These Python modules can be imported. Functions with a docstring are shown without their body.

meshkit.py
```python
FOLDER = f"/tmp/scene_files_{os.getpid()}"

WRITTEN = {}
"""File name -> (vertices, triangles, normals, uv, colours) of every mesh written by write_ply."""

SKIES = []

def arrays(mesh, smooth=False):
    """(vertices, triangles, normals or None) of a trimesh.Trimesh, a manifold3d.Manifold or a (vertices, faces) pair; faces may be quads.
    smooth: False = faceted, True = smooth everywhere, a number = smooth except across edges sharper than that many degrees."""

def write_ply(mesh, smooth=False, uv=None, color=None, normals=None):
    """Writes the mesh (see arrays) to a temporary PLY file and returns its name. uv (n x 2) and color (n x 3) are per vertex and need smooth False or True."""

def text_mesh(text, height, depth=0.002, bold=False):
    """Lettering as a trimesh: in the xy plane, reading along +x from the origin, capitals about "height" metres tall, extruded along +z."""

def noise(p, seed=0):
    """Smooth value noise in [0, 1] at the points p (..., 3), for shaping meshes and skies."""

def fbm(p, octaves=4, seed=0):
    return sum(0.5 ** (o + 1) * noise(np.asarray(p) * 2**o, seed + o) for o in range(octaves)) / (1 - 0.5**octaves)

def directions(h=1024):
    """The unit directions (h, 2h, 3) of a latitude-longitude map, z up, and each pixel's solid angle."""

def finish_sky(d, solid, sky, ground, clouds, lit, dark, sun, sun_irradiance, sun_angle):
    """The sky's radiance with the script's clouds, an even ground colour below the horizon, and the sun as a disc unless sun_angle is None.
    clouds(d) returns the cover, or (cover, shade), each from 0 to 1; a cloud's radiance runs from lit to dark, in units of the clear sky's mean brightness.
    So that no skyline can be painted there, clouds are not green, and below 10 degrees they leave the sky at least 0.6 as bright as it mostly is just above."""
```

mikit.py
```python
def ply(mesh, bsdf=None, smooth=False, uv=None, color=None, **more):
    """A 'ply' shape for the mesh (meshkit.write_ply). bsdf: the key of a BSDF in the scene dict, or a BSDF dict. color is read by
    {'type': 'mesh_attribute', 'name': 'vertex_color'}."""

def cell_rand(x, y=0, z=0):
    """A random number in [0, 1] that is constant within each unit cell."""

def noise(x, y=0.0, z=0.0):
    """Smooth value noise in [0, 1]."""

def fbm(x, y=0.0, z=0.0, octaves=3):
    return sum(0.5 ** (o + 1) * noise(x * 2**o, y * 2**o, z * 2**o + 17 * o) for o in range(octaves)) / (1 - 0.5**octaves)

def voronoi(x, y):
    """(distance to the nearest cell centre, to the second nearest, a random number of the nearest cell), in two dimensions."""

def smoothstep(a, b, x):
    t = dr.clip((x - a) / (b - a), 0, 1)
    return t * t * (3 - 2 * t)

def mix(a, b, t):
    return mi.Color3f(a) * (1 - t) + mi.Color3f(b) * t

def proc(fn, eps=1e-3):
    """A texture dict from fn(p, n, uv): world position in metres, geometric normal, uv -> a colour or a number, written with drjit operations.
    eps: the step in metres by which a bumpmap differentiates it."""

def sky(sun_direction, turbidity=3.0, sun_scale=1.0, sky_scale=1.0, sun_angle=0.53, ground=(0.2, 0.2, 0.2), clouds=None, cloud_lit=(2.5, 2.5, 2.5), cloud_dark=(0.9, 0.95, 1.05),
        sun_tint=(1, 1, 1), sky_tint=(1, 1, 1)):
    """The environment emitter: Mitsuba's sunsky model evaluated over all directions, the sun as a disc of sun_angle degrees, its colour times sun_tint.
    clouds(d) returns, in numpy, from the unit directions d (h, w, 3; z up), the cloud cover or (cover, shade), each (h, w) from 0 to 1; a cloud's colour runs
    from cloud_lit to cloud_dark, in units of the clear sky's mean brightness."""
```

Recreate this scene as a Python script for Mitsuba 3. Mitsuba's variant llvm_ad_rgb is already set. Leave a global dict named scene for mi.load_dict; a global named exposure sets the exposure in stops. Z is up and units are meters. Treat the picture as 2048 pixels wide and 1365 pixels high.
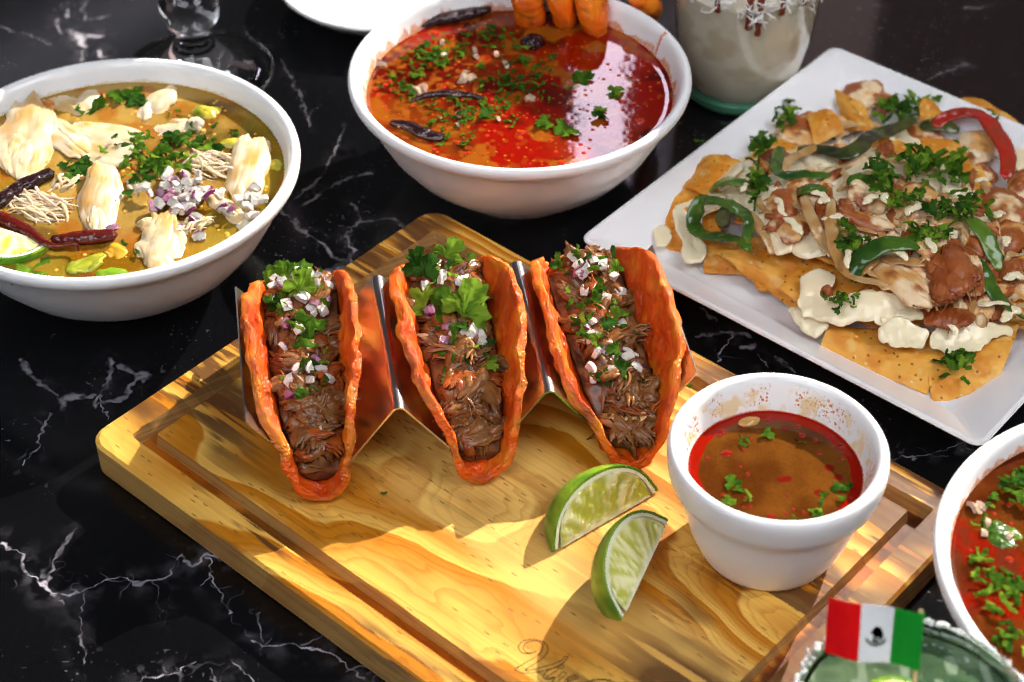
import math, random
import numpy as np, trimesh, drjit as dr, mitsuba as mi, mikit, meshkit
import manifold3d as m3
from shapely.geometry import Polygon, Point
from mikit import noise, fbm, cell_rand, smoothstep, mix, voronoi, proc
T = mi.ScalarTransform4f
scene, labels = {}, {}
rng = np.random.default_rng(7)

# ------------------------------------------------------------------ camera, lamps, exposure
F_PX, PITCH, CAM_H = 3662.0, math.radians(41.5), 0.619
FWD = np.array([0, math.cos(PITCH), -math.sin(PITCH)])
UPV = np.array([0, math.sin(PITCH), math.cos(PITCH)])
RGT = np.array([1.0, 0, 0])
EYE = np.array([0, 0, CAM_H])
scene['camera'] = {'type': 'thinlens', 'fov': 2 * math.degrees(math.atan(1024 / F_PX)), 'fov_axis': 'x', 'near_clip': 0.02, 'far_clip': 50.0,
                   'aperture_radius': 0.0034, 'focus_distance': 0.865,
                   'to_world': T().look_at(origin=EYE.tolist(), target=(EYE + FWD).tolist(), up=UPV.tolist())}
exposure = 0.20


def lamp(name, center, target, w, h, radiance, label, up=(0, 0, 1)):
    c = np.asarray(center, float)
    up = list(map(float, up))
    scene[name] = {'type': 'rectangle', 'to_world': T().look_at(origin=c.tolist(), target=list(map(float, target)), up=up) @ T().scale([w / 2, h / 2, 1]),
                   'bsdf': {'type': 'diffuse', 'reflectance': {'type': 'rgb', 'value': [0.1, 0.1, 0.1]}},
                   'emitter': {'type': 'area', 'radiance': {'type': 'rgb', 'value': list(radiance)}}}
    labels[name] = {'label': label, 'category': 'lamp'}


SUN = np.array([0.527, 0.640, 0.559]); SUN /= np.linalg.norm(SUN)
TABLE_MID = np.array([0.0, 0.65, 0.0])
scene['key_lamp'] = {'type': 'sphere', 'center': (TABLE_MID + SUN * 6.0).tolist(), 'radius': 0.024,
                     'bsdf': {'type': 'diffuse', 'reflectance': {'type': 'rgb', 'value': [0.1, 0.1, 0.1]}},
                     'emitter': {'type': 'area', 'radiance': {'type': 'rgb', 'value': [155000, 141500, 121000]}}}
labels['key_lamp'] = {'label': 'small hard key lamp high behind the table to the right', 'category': 'lamp'}
lamp('softbox', (-0.9, -1.0, 2.3), (0, 0.7, 0), 2.0, 1.6, (3.5, 3.7, 4.05), 'large soft lamp above and in front of the table')
lamp('added_side_fill', (1.15, 0.1, 1.75), (0.28, 0.8, 0), 1.1, 1.0, (5.4, 5.45, 5.6), 'added unseen fill light above right that brightens the nacho plate')  # fill added to brighten the nacho plate; no such source is known
lamp('window_light', (0.150, 2.6, 1.26), (0.02, 0.84, 0), 0.085, 0.36, (10.0, 8.6, 10.6), 'narrow bright window behind the table')
lamp('added_warm_panel', (0.86, 2.6, 0.99), (0.3, 0.8, 0), 1.2, 0.44, (0.62, 0.43, 0.41), 'added unseen glowing panel in place of a lit brown wall behind right')  # glow added for the brown sheen on the table; stands for a wall
lamp('added_glow_strip', (-0.76, 2.6, 1.035), (-0.3, 0.9, 0), 0.50, 0.062, (1.1, 1.05, 1.2), 'added unseen glowing strip behind left that makes the pale band on the table', (0.33, 0, 1))  # added emitter, mirrored as a pale band on the table top
scene['room_glow'] = {'type': 'constant', 'radiance': {'type': 'rgb', 'value': [0.045, 0.043, 0.045]}}


# ------------------------------------------------------------------ helpers
def lin(r, g, b):
    c = np.array([r, g, b]) / 255.0
    return np.where(c < 0.04045, c / 12.92, ((c + 0.055) / 1.055) ** 2.4)


def rgb(*v):
    return {'type': 'rgb', 'value': [float(x) for x in v]}


def at(px, py, z=0.0):
    """the point at height z that the photograph shows at this pixel of its 2048 x 1365"""
    d = FWD * F_PX + RGT * (px - 1024) - UPV * (py - 682.5)
    return EYE + d * ((z - CAM_H) / d[2])


COUNT = {}


def numbered(key):
    n = COUNT.get(key, 0)
    COUNT[key] = n + 1
    return key if n == 0 else f'{key}_{n:03d}'


def tag(key, label=None, cat=None, group=None, kind=None):
    d = labels.setdefault(key, {})
    for k, v in (('label', label), ('category', cat), ('group', group), ('kind', kind)):
        if v: d[k] = v
    return key


def thing(name, label, cat, group=None):
    return tag(numbered(name), label, cat, group)


def put(key, mesh, bsdf, smooth=True, color=None):
    scene[key] = mikit.ply(mesh, 'mat_' + bsdf, smooth=smooth, color=color)
    return key


def part(parent, name, mesh, bsdf, smooth=True, color=None, label=None, kind=None):
    key = numbered(parent + '__' + name)
    put(key, mesh, bsdf, smooth, color)
    if label or kind: tag(key, label, None, None, kind)
    return key


VC = {'type': 'mesh_attribute', 'name': 'vertex_color'}


def pbr(name, color, rough=0.5, spec=0.5, bump=None, bscale=0.001, two=False, **more):
    c = VC if color == 'vc' else (color if isinstance(color, dict) else rgb(*color))
    b = {'type': 'principled', 'base_color': c, 'roughness': rough, 'specular': spec, **more}
    if bump is not None:
        b = {'type': 'bumpmap', 'nested_texture': proc(bump, 2e-4), 'scale': bscale, 'bsdf': b}
    if two: b = {'type': 'twosided', 'bsdf': b}
    scene['mat_' + name] = b
    return name


def lathe(profile, n=96, center=(0, 0, 0)):
    """closed profile of (r, z), in order; r = 0 points become poles"""
    p = np.asarray(profile, float)
    a = np.arange(n) * 2 * np.pi / n
    V, idx = [], []
    for r, z in p:
        if r < 1e-9:
            idx.append(([len(V)] * n)); V.append((0, 0, z))
        else:
            idx.append(list(range(len(V), len(V) + n)))
            V += list(zip(r * np.cos(a), r * np.sin(a), np.full(n, z)))
    Fc = []
    for i in range(len(p) - 1):
        A, B = idx[i], idx[i + 1]
        for k in range(n):
            q = (A[k], A[(k + 1) % n], B[(k + 1) % n], B[k])
            if q[0] != q[1]: Fc.append((q[0], q[1], q[2]))
            if q[2] != q[3]: Fc.append((q[0], q[2], q[3]))
    return trimesh.Trimesh(np.array(V) + np.asarray(center), np.array(Fc), process=False)


def spline(pts, n):
    p = np.asarray(pts, float)
    if len(p) == 2:
        return p[0] + (p[1] - p[0]) * np.linspace(0, 1, n)[:, None]
    from scipy.interpolate import PchipInterpolator, CubicSpline
    t = np.r_[0, np.cumsum(np.linalg.norm(np.diff(p, axis=0), axis=1) + 1e-9)]
    return CubicSpline(t / t[-1], p, axis=0)(np.linspace(0, 1, n))


def tube(pts, radii, sides=8, flat=1.0, up=(0, 0, 1), n=None, cap=True):
    """tapered tube along pts with an elliptic section, rounded caps by end rings"""
    p = spline(pts, n or max(3, len(pts)))
    m = len(p)
    r = np.interp(np.linspace(0, 1, m), np.linspace(0, 1, len(np.atleast_1d(radii))), np.atleast_1d(radii)) if np.ndim(radii) else np.full(m, radii)
    t = np.gradient(p, axis=0); t /= np.linalg.norm(t, axis=1, keepdims=True) + 1e-12
    u = np.asarray(up, float)
    a = np.cross(t, u); ln = np.linalg.norm(a, axis=1, keepdims=True)
    a = np.where(ln > 1e-3, a / np.maximum(ln, 1e-9), [1.0, 0, 0])
    b = np.cross(a, t)
    ang = np.arange(sides) * 2 * np.pi / sides
    V = p[:, None] + r[:, None, None] * (np.cos(ang)[None, :, None] * a[:, None] + flat * np.sin(ang)[None, :, None] * b[:, None])
    V = V.reshape(-1, 3)
    i, j = np.meshgrid(np.arange(m - 1), np.arange(sides), indexing='ij')
    A, B, C, D = i * sides + j, i * sides + (j + 1) % sides, (i + 1) * sides + (j + 1) % sides, (i + 1) * sides + j
    Fc = np.vstack([np.stack([A, C, B], -1).reshape(-1, 3), np.stack([A, D, C], -1).reshape(-1, 3)])
    if cap:
        s = len(V)
        V = np.vstack([V, p[:1] - t[:1] * r[0] * 0.6, p[-1:] + t[-1:] * r[-1] * 0.6])
        k = np.arange(sides)
        Fc = np.vstack([Fc, np.stack([k, (k + 1) % sides, k * 0 + s], -1), np.stack([(m - 1) * sides + (k + 1) % sides, (m - 1) * sides + k, k * 0 + s + 1], -1)])
    return trimesh.Trimesh(V, Fc, process=False)


def cat(ms):
    return trimesh.util.concatenate(list(ms))


def frame(normal, yaw=0.0):
    n = np.asarray(normal, float); n = n / np.linalg.norm(n)
    x = np.cross([0, 1, 0], n) if abs(n[1]) < 0.9 else np.cross([1, 0, 0], n)
    x /= np.linalg.norm(x); y = np.cross(n, x)
    c, s = math.cos(yaw), math.sin(yaw)
    return np.stack([c * x + s * y, -s * x + c * y, n], 1)


def moved(mesh, pos, normal=(0, 0, 1), yaw=0.0, scale=1.0):
    m = mesh.copy()
    m.vertices = (np.asarray(m.vertices) * scale) @ frame(normal, yaw).T + np.asarray(pos)
    return m


ICO = {k: trimesh.creation.icosphere(subdivisions=k) for k in (1, 2, 3, 4)}


def blob(size, seed, rough=0.25, freq=2.2, sub=3, fibre=0.0, square=0.0):
    """lump: a squashed ball with noise; fibre adds grooves along x"""
    v = np.array(ICO[sub].vertices)
    if square:
        v = v / (np.abs(v) ** square).sum(1, keepdims=True) ** (1 / square) if square > 2 else v
    n = meshkit.fbm(v * freq + seed * 7.31, 3, seed) - 0.5
    w = v * (1 + rough * 2 * n)[:, None]
    if fibre:
        g = meshkit.noise(np.stack([v[:, 0] * 0.8, v[:, 1] * 7 + n * 3, v[:, 2] * 7], 1) + seed, seed + 3) - 0.5
        w = w * (1 + fibre * g)[:, None]
    return trimesh.Trimesh(w * np.asarray(size), ICO[sub].faces, process=False)


def vcol(mesh, fn):
    """per-vertex colour from material noise"""
    return np.clip(fn(np.asarray(mesh.vertices)), 0, 1)


def blend(a, b, t):
    return np.asarray(a) * (1 - t[:, None]) + np.asarray(b) * t[:, None]


def sheet(P, N, thick, wrap=False):
    """closed thin solid from a grid of points P (a, b, 3) and normals, thickness (scalar or grid); wrap: b is periodic and the rows start at a pole"""
    a, b = P.shape[:2]
    th = np.broadcast_to(thick, (a, b))[..., None] / 2
    V = np.concatenate([(P + N * th).reshape(-1, 3), (P - N * th).reshape(-1, 3)])
    i, j = np.meshgrid(np.arange(a - 1), np.arange(b if wrap else b - 1), indexing='ij')
    jn = (j + 1) % b
    A, B, C, D = i * b + j, i * b + jn, (i + 1) * b + jn, (i + 1) * b + j
    top = np.vstack([np.stack([A, C, B], -1).reshape(-1, 3), np.stack([A, D, C], -1).reshape(-1, 3)])
    h = a * b
    Fc = [top, top[:, ::-1] + h]

    def rim(loop):
        loop = np.asarray(loop); nx = np.roll(loop, -1) if wrap else loop[1:]
        l0 = loop if wrap else loop[:-1]
        Fc.append(np.stack([l0, nx, nx + h], -1)); Fc.append(np.stack([l0, nx + h, l0 + h], -1))
    if wrap:
        rim((a - 1) * b + np.arange(b)[::-1])
    else:
        rim(np.arange(b)); rim((a - 1) * b + np.arange(b)[::-1]); rim(np.arange(a)[::-1] * b); rim(np.arange(a) * b + b - 1)
    return trimesh.Trimesh(V, np.vstack(Fc), process=False)


def grid_normals(P, wrap=False):
    du = np.gradient(P, axis=0)
    dv = (np.roll(P, -1, 1) - np.roll(P, 1, 1)) / 2 if wrap else np.gradient(P, axis=1)
    n = np.cross(du, dv)
    return n / (np.linalg.norm(n, axis=-1, keepdims=True) + 1e-15)


# ------------------------------------------------------------------ shared materials
TB = 0.019                      # top of the cutting board
C0, C1, C2, C3 = np.array([-.1998, .6104]), np.array([-.0432, .7883]), np.array([.2098, .5659]), np.array([.0553, .3878])
BX = (C2 - C1) / np.linalg.norm(C2 - C1)        # along the grain
BY = np.array([-BX[1], BX[0]])
BC = (C0 + C1 + C2 + C3) / 4
BL, BW = np.linalg.norm(C2 - C1), np.linalg.norm(C1 - C0)

VEINS = [  # polylines in photograph pixels, width in mm, strength
    ([(0, 1088), (39, 1110), (56, 1144), (87, 1166), (101, 1188), (123, 1194), (168, 1183), (196, 1169), (235, 1152), (263, 1166), (303, 1163), (331, 1155), (353, 1127), (364, 1113), (387, 1138), (415, 1113), (440, 1122)], 1.5, 1.0),
    ([(415, 1121), (432, 1166), (462, 1219)], 1.0, .7), ([(426, 1138), (401, 1169)], 1.0, .6),
    ([(92, 1166), (112, 1121), (146, 1057)], 2.0, .5), ([(177, 1188), (163, 1233), (160, 1273), (174, 1323)], 1.2, .6),
    ([(100, 1190), (130, 1213)], 3.0, .5), ([(303, 1165), (322, 1230)], 0.9, .4),
    ([(504, 1284), (521, 1295), (583, 1290), (645, 1303), (667, 1312), (705, 1340), (740, 1365), (760, 1420)], 1.0, .9), ([(515, 1232), (520, 1284)], 1.0, .4),
    ([(700, 1345), (735, 1330)], 1.2, .5), ([(600, 1285), (650, 1270)], 1.4, .3),
    ([(269, 1362), (336, 1348), (392, 1329)], .9, .8), ([(462, 1320), (499, 1365), (520, 1420)], 1.0, .7), ([(409, 1340), (429, 1362), (450, 1400)], 1.0, .6),
    ([(40, 720), (62, 751), (90, 768), (123, 796), (185, 793)], 3.2, .42), ([(123, 796), (120, 818)], 3.0, .4), ([(224, 718), (213, 762), (190, 813)], 2.6, .4),
    ([(190, 813), (240, 800), (291, 751), (240, 735)], 3.4, .3), ([(98, 824), (84, 875), (73, 897), (42, 936)], 1.0, .6), ([(205, 795), (208, 840)], 1.2, .35),
    ([(579, 443), (615, 467), (646, 491), (666, 515), (695, 524), (706, 499), (694, 471), (725, 440), (781, 438), (800, 450)], 2.0, .62),
    ([(725, 440), (706, 408)], 1.6, .4), ([(600, 450), (560, 420)], 1.2, .5), ([(690, 525), (650, 545)], 3.0, .4),
    ([(600, 412), (640, 385), (690, 355), (740, 345)], 2.0, .45), ([(590, 400), (660, 330), (690, 250)], 1.6, .3), ([(620, 250), (600, 190), (560, 120)], 1.6, .35),
    ([(0, 55), (60, 70), (100, 86)], 1.4, .35), ([(172, 0), (163, 22), (168, 40)], 2.4, .8), ([(148, 62), (158, 74), (172, 92)], 6.0, 1.0), ([(180, 70), (198, 74)], 4.0, 1.0), ([(166, 100), (164, 122)], 2.6, .9), ([(112, 40), (120, 66)], 3.0, .6), ([(136, 20), (130, 34)], 2.4, .5),  # wide bright strokes here also paint the glare on a vein
    ([(196, 104), (212, 116)], 3.0, .9), ([(180, 40), (220, 34)], 2.4, .4), ([(490, 60), (510, 85), (530, 110)], 2.0, .5),
    ([(1388, 673), (1430, 666), (1468, 672), (1500, 668)], 2.6, .6), ([(1468, 670), (1445, 704), (1439, 723)], 1.4, .8), ([(1483, 696), (1500, 690)], 4.0, .6),
    ([(1513, 704), (1536, 734)], 1.0, .6), ([(1560, 720), (1600, 748)], 2.0, .4), ([(1430, 640), (1400, 615)], 2.4, .4),
    ([(1787, 917), (1808, 913), (1828, 913), (1840, 917), (1881, 907), (1913, 898), (1950, 880)], .9, .9), ([(1830, 913), (1842, 922)], .8, .7),
    ([(1854, 161), (1880, 146), (1934, 131)], 1.6, .9), ([(1740, 10), (1760, 12)], 2.6, .5), ([(1930, 20), (1990, 10)], 2.0, .3), ([(1900, 1190), (1960, 1230)], 1.0, .4),
]
_SEG = []
for pl, wmm, st in VEINS:
    q = [at(x, y, 0.0)[:2] for x, y in pl]
    _SEG += [(q[i], q[i + 1], wmm / 1000, st) for i in range(len(q) - 1)]


def marble(p, n, uv):
    x, y = p.x, p.y
    wx = x + 0.0055 * (fbm(x * 90, y * 90, 1.0) - 0.5) + 0.0022 * (noise(x * 420, y * 420, 5.0) - 0.5)
    wy = y + 0.0055 * (fbm(x * 90, y * 90, 9.0) - 0.5) + 0.0022 * (noise(x * 420, y * 420, 8.0) - 0.5)
    v = mi.Float(0)
    near = mi.Float(0)
    wn = 0.35 + 1.5 * noise(x * 160, y * 160, 2.0)
    for a, b, w, s in _SEG:
        dx, dy = float(b[0] - a[0]), float(b[1] - a[1])
        t = dr.clip(((wx - float(a[0])) * dx + (wy - float(a[1])) * dy) / (dx * dx + dy * dy), 0, 1)
        d = dr.sqrt(dr.square(wx - float(a[0]) - t * dx) + dr.square(wy - float(a[1]) - t * dy))
        near = dr.maximum(near, s * (1 - smoothstep(0.0, 0.016, d)))
        v = dr.maximum(v, s * (1 - smoothstep(0.15, 1.15, d / (w * 0.50 * wn))))
    brk = smoothstep(0.25, 0.62, fbm(x * 260, y * 260, 3.0)) * 0.85 + 0.15
    sp = smoothstep(0.88, 0.93, noise(x * 620, y * 620, 4.0)) * smoothstep(0.56, 0.70, fbm(x * 24, y * 24, 6.0)) * 0.22
    rg = 1 - smoothstep(0.0, 0.022, dr.abs(fbm(x * 62 + 3, y * 62, 33.0) - 0.5))
    hz = smoothstep(0.45, 0.75, fbm(x * 130, y * 130, 37.0)) * 0.10
    v = dr.maximum(v * brk, near * near * dr.maximum(0.32 * rg * smoothstep(0.42, 0.62, fbm(x * 190, y * 190, 35.0)), hz))
    v = dr.maximum(v, sp)
    base = mix((0.0016, 0.0018, 0.0025), (0.0036, 0.0038, 0.0048), fbm(x * 30, y * 30, 12.0))
    v = v * (0.45 + 0.75 * smoothstep(0.3, 0.7, fbm(x * 55, y * 55, 20.0)))
    return mix(base, (0.42, 0.395, 0.445), dr.clip(v, 0, 1))


pbr('marble_laminate', proc(marble), 0.13, 0.45)

tt = trimesh.creation.box((3.2, 2.6, 0.03)); tt.apply_translation([0, 0.9, -0.015])
put('tabletop', tt, 'marble_laminate', False)
tag('tabletop', 'black marble laminate table top with thin white veins', kind='structure')


def board_uv(p):
    dx, dy = p.x - float(BC[0]), p.y - float(BC[1])
    return dx * float(BX[0]) + dy * float(BX[1]), dx * float(BY[0]) + dy * float(BY[1])


def wood(p, n, uv):
    u, v = board_uv(p)
    v = v + 0.35 * (p.z - TB)
    warp = fbm(u * 9, v * 22, 3.0) - 0.5
    w = v + 0.030 * warp + 0.006 * (noise(u * 30, v * 60, 2.0) - 0.5)
    endm = smoothstep(0.075, 0.130, dr.abs(u + 0.002))
    f = w * 26 + 5.2 * fbm(u * 6.5 + 2.0, v * 13, 7.0) + 0.5 * fbm(u * 30, v * 60, 5.0) + 900 * dr.square(dr.maximum(v - 0.02, 0))
    r = f - dr.floor(f)
    ring = smoothstep(0.0, 0.75, r) * (1 - smoothstep(0.93, 1.0, r))
    fine = noise(u * 14, v * 900, 1.0) * 0.5 + noise(u * 40, v * 2600, 4.0) * 0.5
    col = mix((0.73, 0.415, 0.080), (0.46, 0.160, 0.0055), ring)
    col = mix(col, (0.78, 0.50, 0.15), 0.5 * smoothstep(0.5, 0.75, fbm(u * 7, v * 26, 15.0)))
    fr = f * 5.0 + 0.8 * noise(u * 60, v * 300, 8.0)
    col = mix(col, col * mi.Color3f(0.72, 0.58, 0.42), 0.55 * smoothstep(0.55, 0.95, fr - dr.floor(fr)) * smoothstep(0.35, 0.6, fbm(u * 8, v * 20, 40.0)))
    col = col * (0.88 + 0.24 * fine)
    # dark grain streaks, strongest towards the two ends and along the rims
    st = fbm(u * 16, v * 230, 21.0)
    patch = fbm(u * 15, v * 34, 30.0)
    rim = smoothstep(0.085, 0.108, dr.abs(v))
    m = smoothstep(0.40 - 0.06 * endm, 0.50 - 0.05 * endm, st + 0.16 * (noise(u * 90, v * 700, 6.0) - 0.5)) * dr.clip(0.25 * smoothstep(0.55, 0.7, patch) + endm * smoothstep(0.30, 0.48, patch) + 0.8 * rim * smoothstep(0.55, 0.68, patch), 0, 1)
    col = mix(col, (0.085, 0.030, 0.010), 0.9 * m)
    far = smoothstep(0.146, 0.151, u + 0.003 * noise(v * 400, 1.0)) * smoothstep(0.30, 0.42, fbm(u * 6, v * 26, 50.0))
    col = mix(col, mix((0.135, 0.040, 0.010), (0.050, 0.016, 0.005), fine), 0.9 * far)
    # pores: short dark dashes along the grain
    cu, cv = u * 210 + cell_rand(dr.floor(v * 1500)) * 37, v * 1500
    dash = dr.select(cell_rand(dr.floor(cu), dr.floor(cv), 3) > 0.9975 - 0.030 * noise(u * 20, v * 40, 9.0), 1.0, 0.0) * smoothstep(0.0, 0.25, cu - dr.floor(cu)) * (1 - smoothstep(0.5, 0.95, cu - dr.floor(cu)))
    col = mix(col, (0.20, 0.085, 0.02), 0.7 * dash)
    # end grain and sides are greyer
    side = smoothstep(0.5, 0.2, dr.abs(n.z))
    col = mix(col, mix((0.44, 0.255, 0.095), (0.27, 0.14, 0.05), noise(u * 20, p.z * 900 + v * 200, 2.0)), 0.75 * (1 - smoothstep(0.3, 0.6, dr.abs(n.z))))
    return mix(col, col * mi.Color3f(0.72, 0.46, 0.22), smoothstep(0.0012, 0.0030, TB - p.z) * smoothstep(0.5, 0.9, n.z))     # oil in the groove, plus painted darkening that deepens its shade


def wood_bump(p, n, uv):
    u, v = board_uv(p)
    scr = dr.maximum(smoothstep(0.90, 0.97, noise((u + v) * 700, (u - v) * 28, 1.0)), smoothstep(0.91, 0.97, noise((u * .3 + v) * 30, (u - v * .3) * 800, 3.0)))
    return 0.6 * noise(u * 40, v * 1500, 2.0) - 0.25 * scr + 0.5 * fbm(u * 60, v * 200, 4.0)


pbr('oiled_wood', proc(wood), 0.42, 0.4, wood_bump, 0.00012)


# ------------------------------------------------------------------ cutting board
def rrect(l, w, r, n=8):
    return m3.CrossSection([np.array(Polygon([(-l / 2 + r, -w / 2 + r), (l / 2 - r, -w / 2 + r), (l / 2 - r, w / 2 - r), (-l / 2 + r, w / 2 - r)]).buffer(r, quad_segs=n).exterior.coords)[:-1][::-1]]) if r > 0 else m3.CrossSection.square((l, w), True)


def to_mesh(m):
    k = m.to_mesh()
    return trimesh.Trimesh(np.array(k.vert_properties[:, :3]), np.array(k.tri_verts), process=False)


def frustum(l, w, l2, w2, r, h):
    a, b = np.array(rrect(l, w, r).to_polygons()[0]), np.array(rrect(l2, w2, r).to_polygons()[0])
    return m3.Manifold.hull_points(np.vstack([np.c_[a, np.zeros(len(a))], np.c_[b, np.full(len(b), h)]]))


R0 = 0.011
bd = frustum(BL - .002, BW - .002, BL, BW, R0, .0015) + rrect(BL, BW, R0).extrude(TB - .003).translate((0, 0, .0015)) + frustum(BL, BW, BL - .003, BW - .003, R0, .0015).translate((0, 0, TB - .0015))
gi, gd = 0.0150, 0.0085    # groove: distance from the edge and width
ou = frustum(BL - 2 * gi - .004, BW - 2 * gi - .004, BL - 2 * gi + .0006, BW - 2 * gi + .0006, 0.0012, .0076)
inn = frustum(BL - 2 * gi - 2 * gd + .002, BW - 2 * gi - 2 * gd + .002, BL - 2 * gi - 2 * gd, BW - 2 * gi - 2 * gd, 0.0012, .0077)
bd = bd - (ou - inn)  .translate((0, 0, TB - .0070))
M = np.eye(4); M[:2, 0], M[:2, 1], M[:2, 3] = BX, BY, BC
bm = to_mesh(bd); bm.apply_transform(M)
board = thing('cutting_board', 'oiled pine cutting board with a juice groove, under the tacos and the small cup', 'cutting board')
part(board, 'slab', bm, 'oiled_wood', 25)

# burned lettering, traced as outlines on the board
pbr('burned_line', (0.045, 0.016, 0.006), 0.6, 0.3)
LX = lambda x, y: at(1020 + x * .16357, 1265 + y * .16357, TB + 0.0001)
LET = [[(320, 230), (275, 248), (215, 250), (175, 225), (164, 180), (195, 135), (250, 110), (310, 105), (365, 120), (400, 155), (402, 200), (370, 250), (310, 300), (220, 355), (130, 410), (60, 450)],
       [(320, 228), (270, 254), (215, 263), (150, 250), (107, 200), (115, 145), (170, 105), (250, 88), (330, 92), (400, 115), (450, 160), (465, 205), (445, 265), (390, 325), (300, 385), (220, 440), (180, 468)],
       [(55, 455), (80, 475), (140, 495), (230, 498), (330, 488), (430, 465), (520, 440), (590, 413), (640, 380), (680, 340), (703, 310), (698, 294), (680, 290), (662, 308), (630, 340), (580, 368), (500, 395), (400, 425), (300, 450), (180, 470)],
       [(654, 420), (647, 403), (630, 396), (613, 403), (606, 420), (613, 437), (630, 444), (647, 437), (654, 420)],
       [(585, 425), (520, 440), (460, 470), (417, 515), (407, 555), (440, 575), (500, 560), (550, 548)], [(590, 432), (578, 462), (520, 500), (470, 535), (447, 562), (485, 572), (552, 550), (528, 590), (510, 640)],
       [(552, 556), (610, 520), (660, 484), (687, 494), (678, 522), (630, 560), (585, 612), (570, 650)], [(662, 640), (682, 580), (730, 543), (790, 523), (834, 546), (800, 578), (740, 595), (690, 612)], [(690, 592), (740, 556), (805, 541)], [(700, 602), (760, 570), (815, 553)],
       [(930, 611), (1000, 586), (1080, 573), (1170, 576), (1240, 591), (1285, 618)], [(960, 618), (1030, 594), (1110, 584), (1200, 593), (1250, 615)]]
for i, pl in enumerate(LET):
    pts = [LX(*q) for q in pl]
    part(board, 'burned_letter_stroke', tube(pts, 0.00021, 5, flat=0.5, n=6 * len(pl)), 'burned_line')


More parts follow.
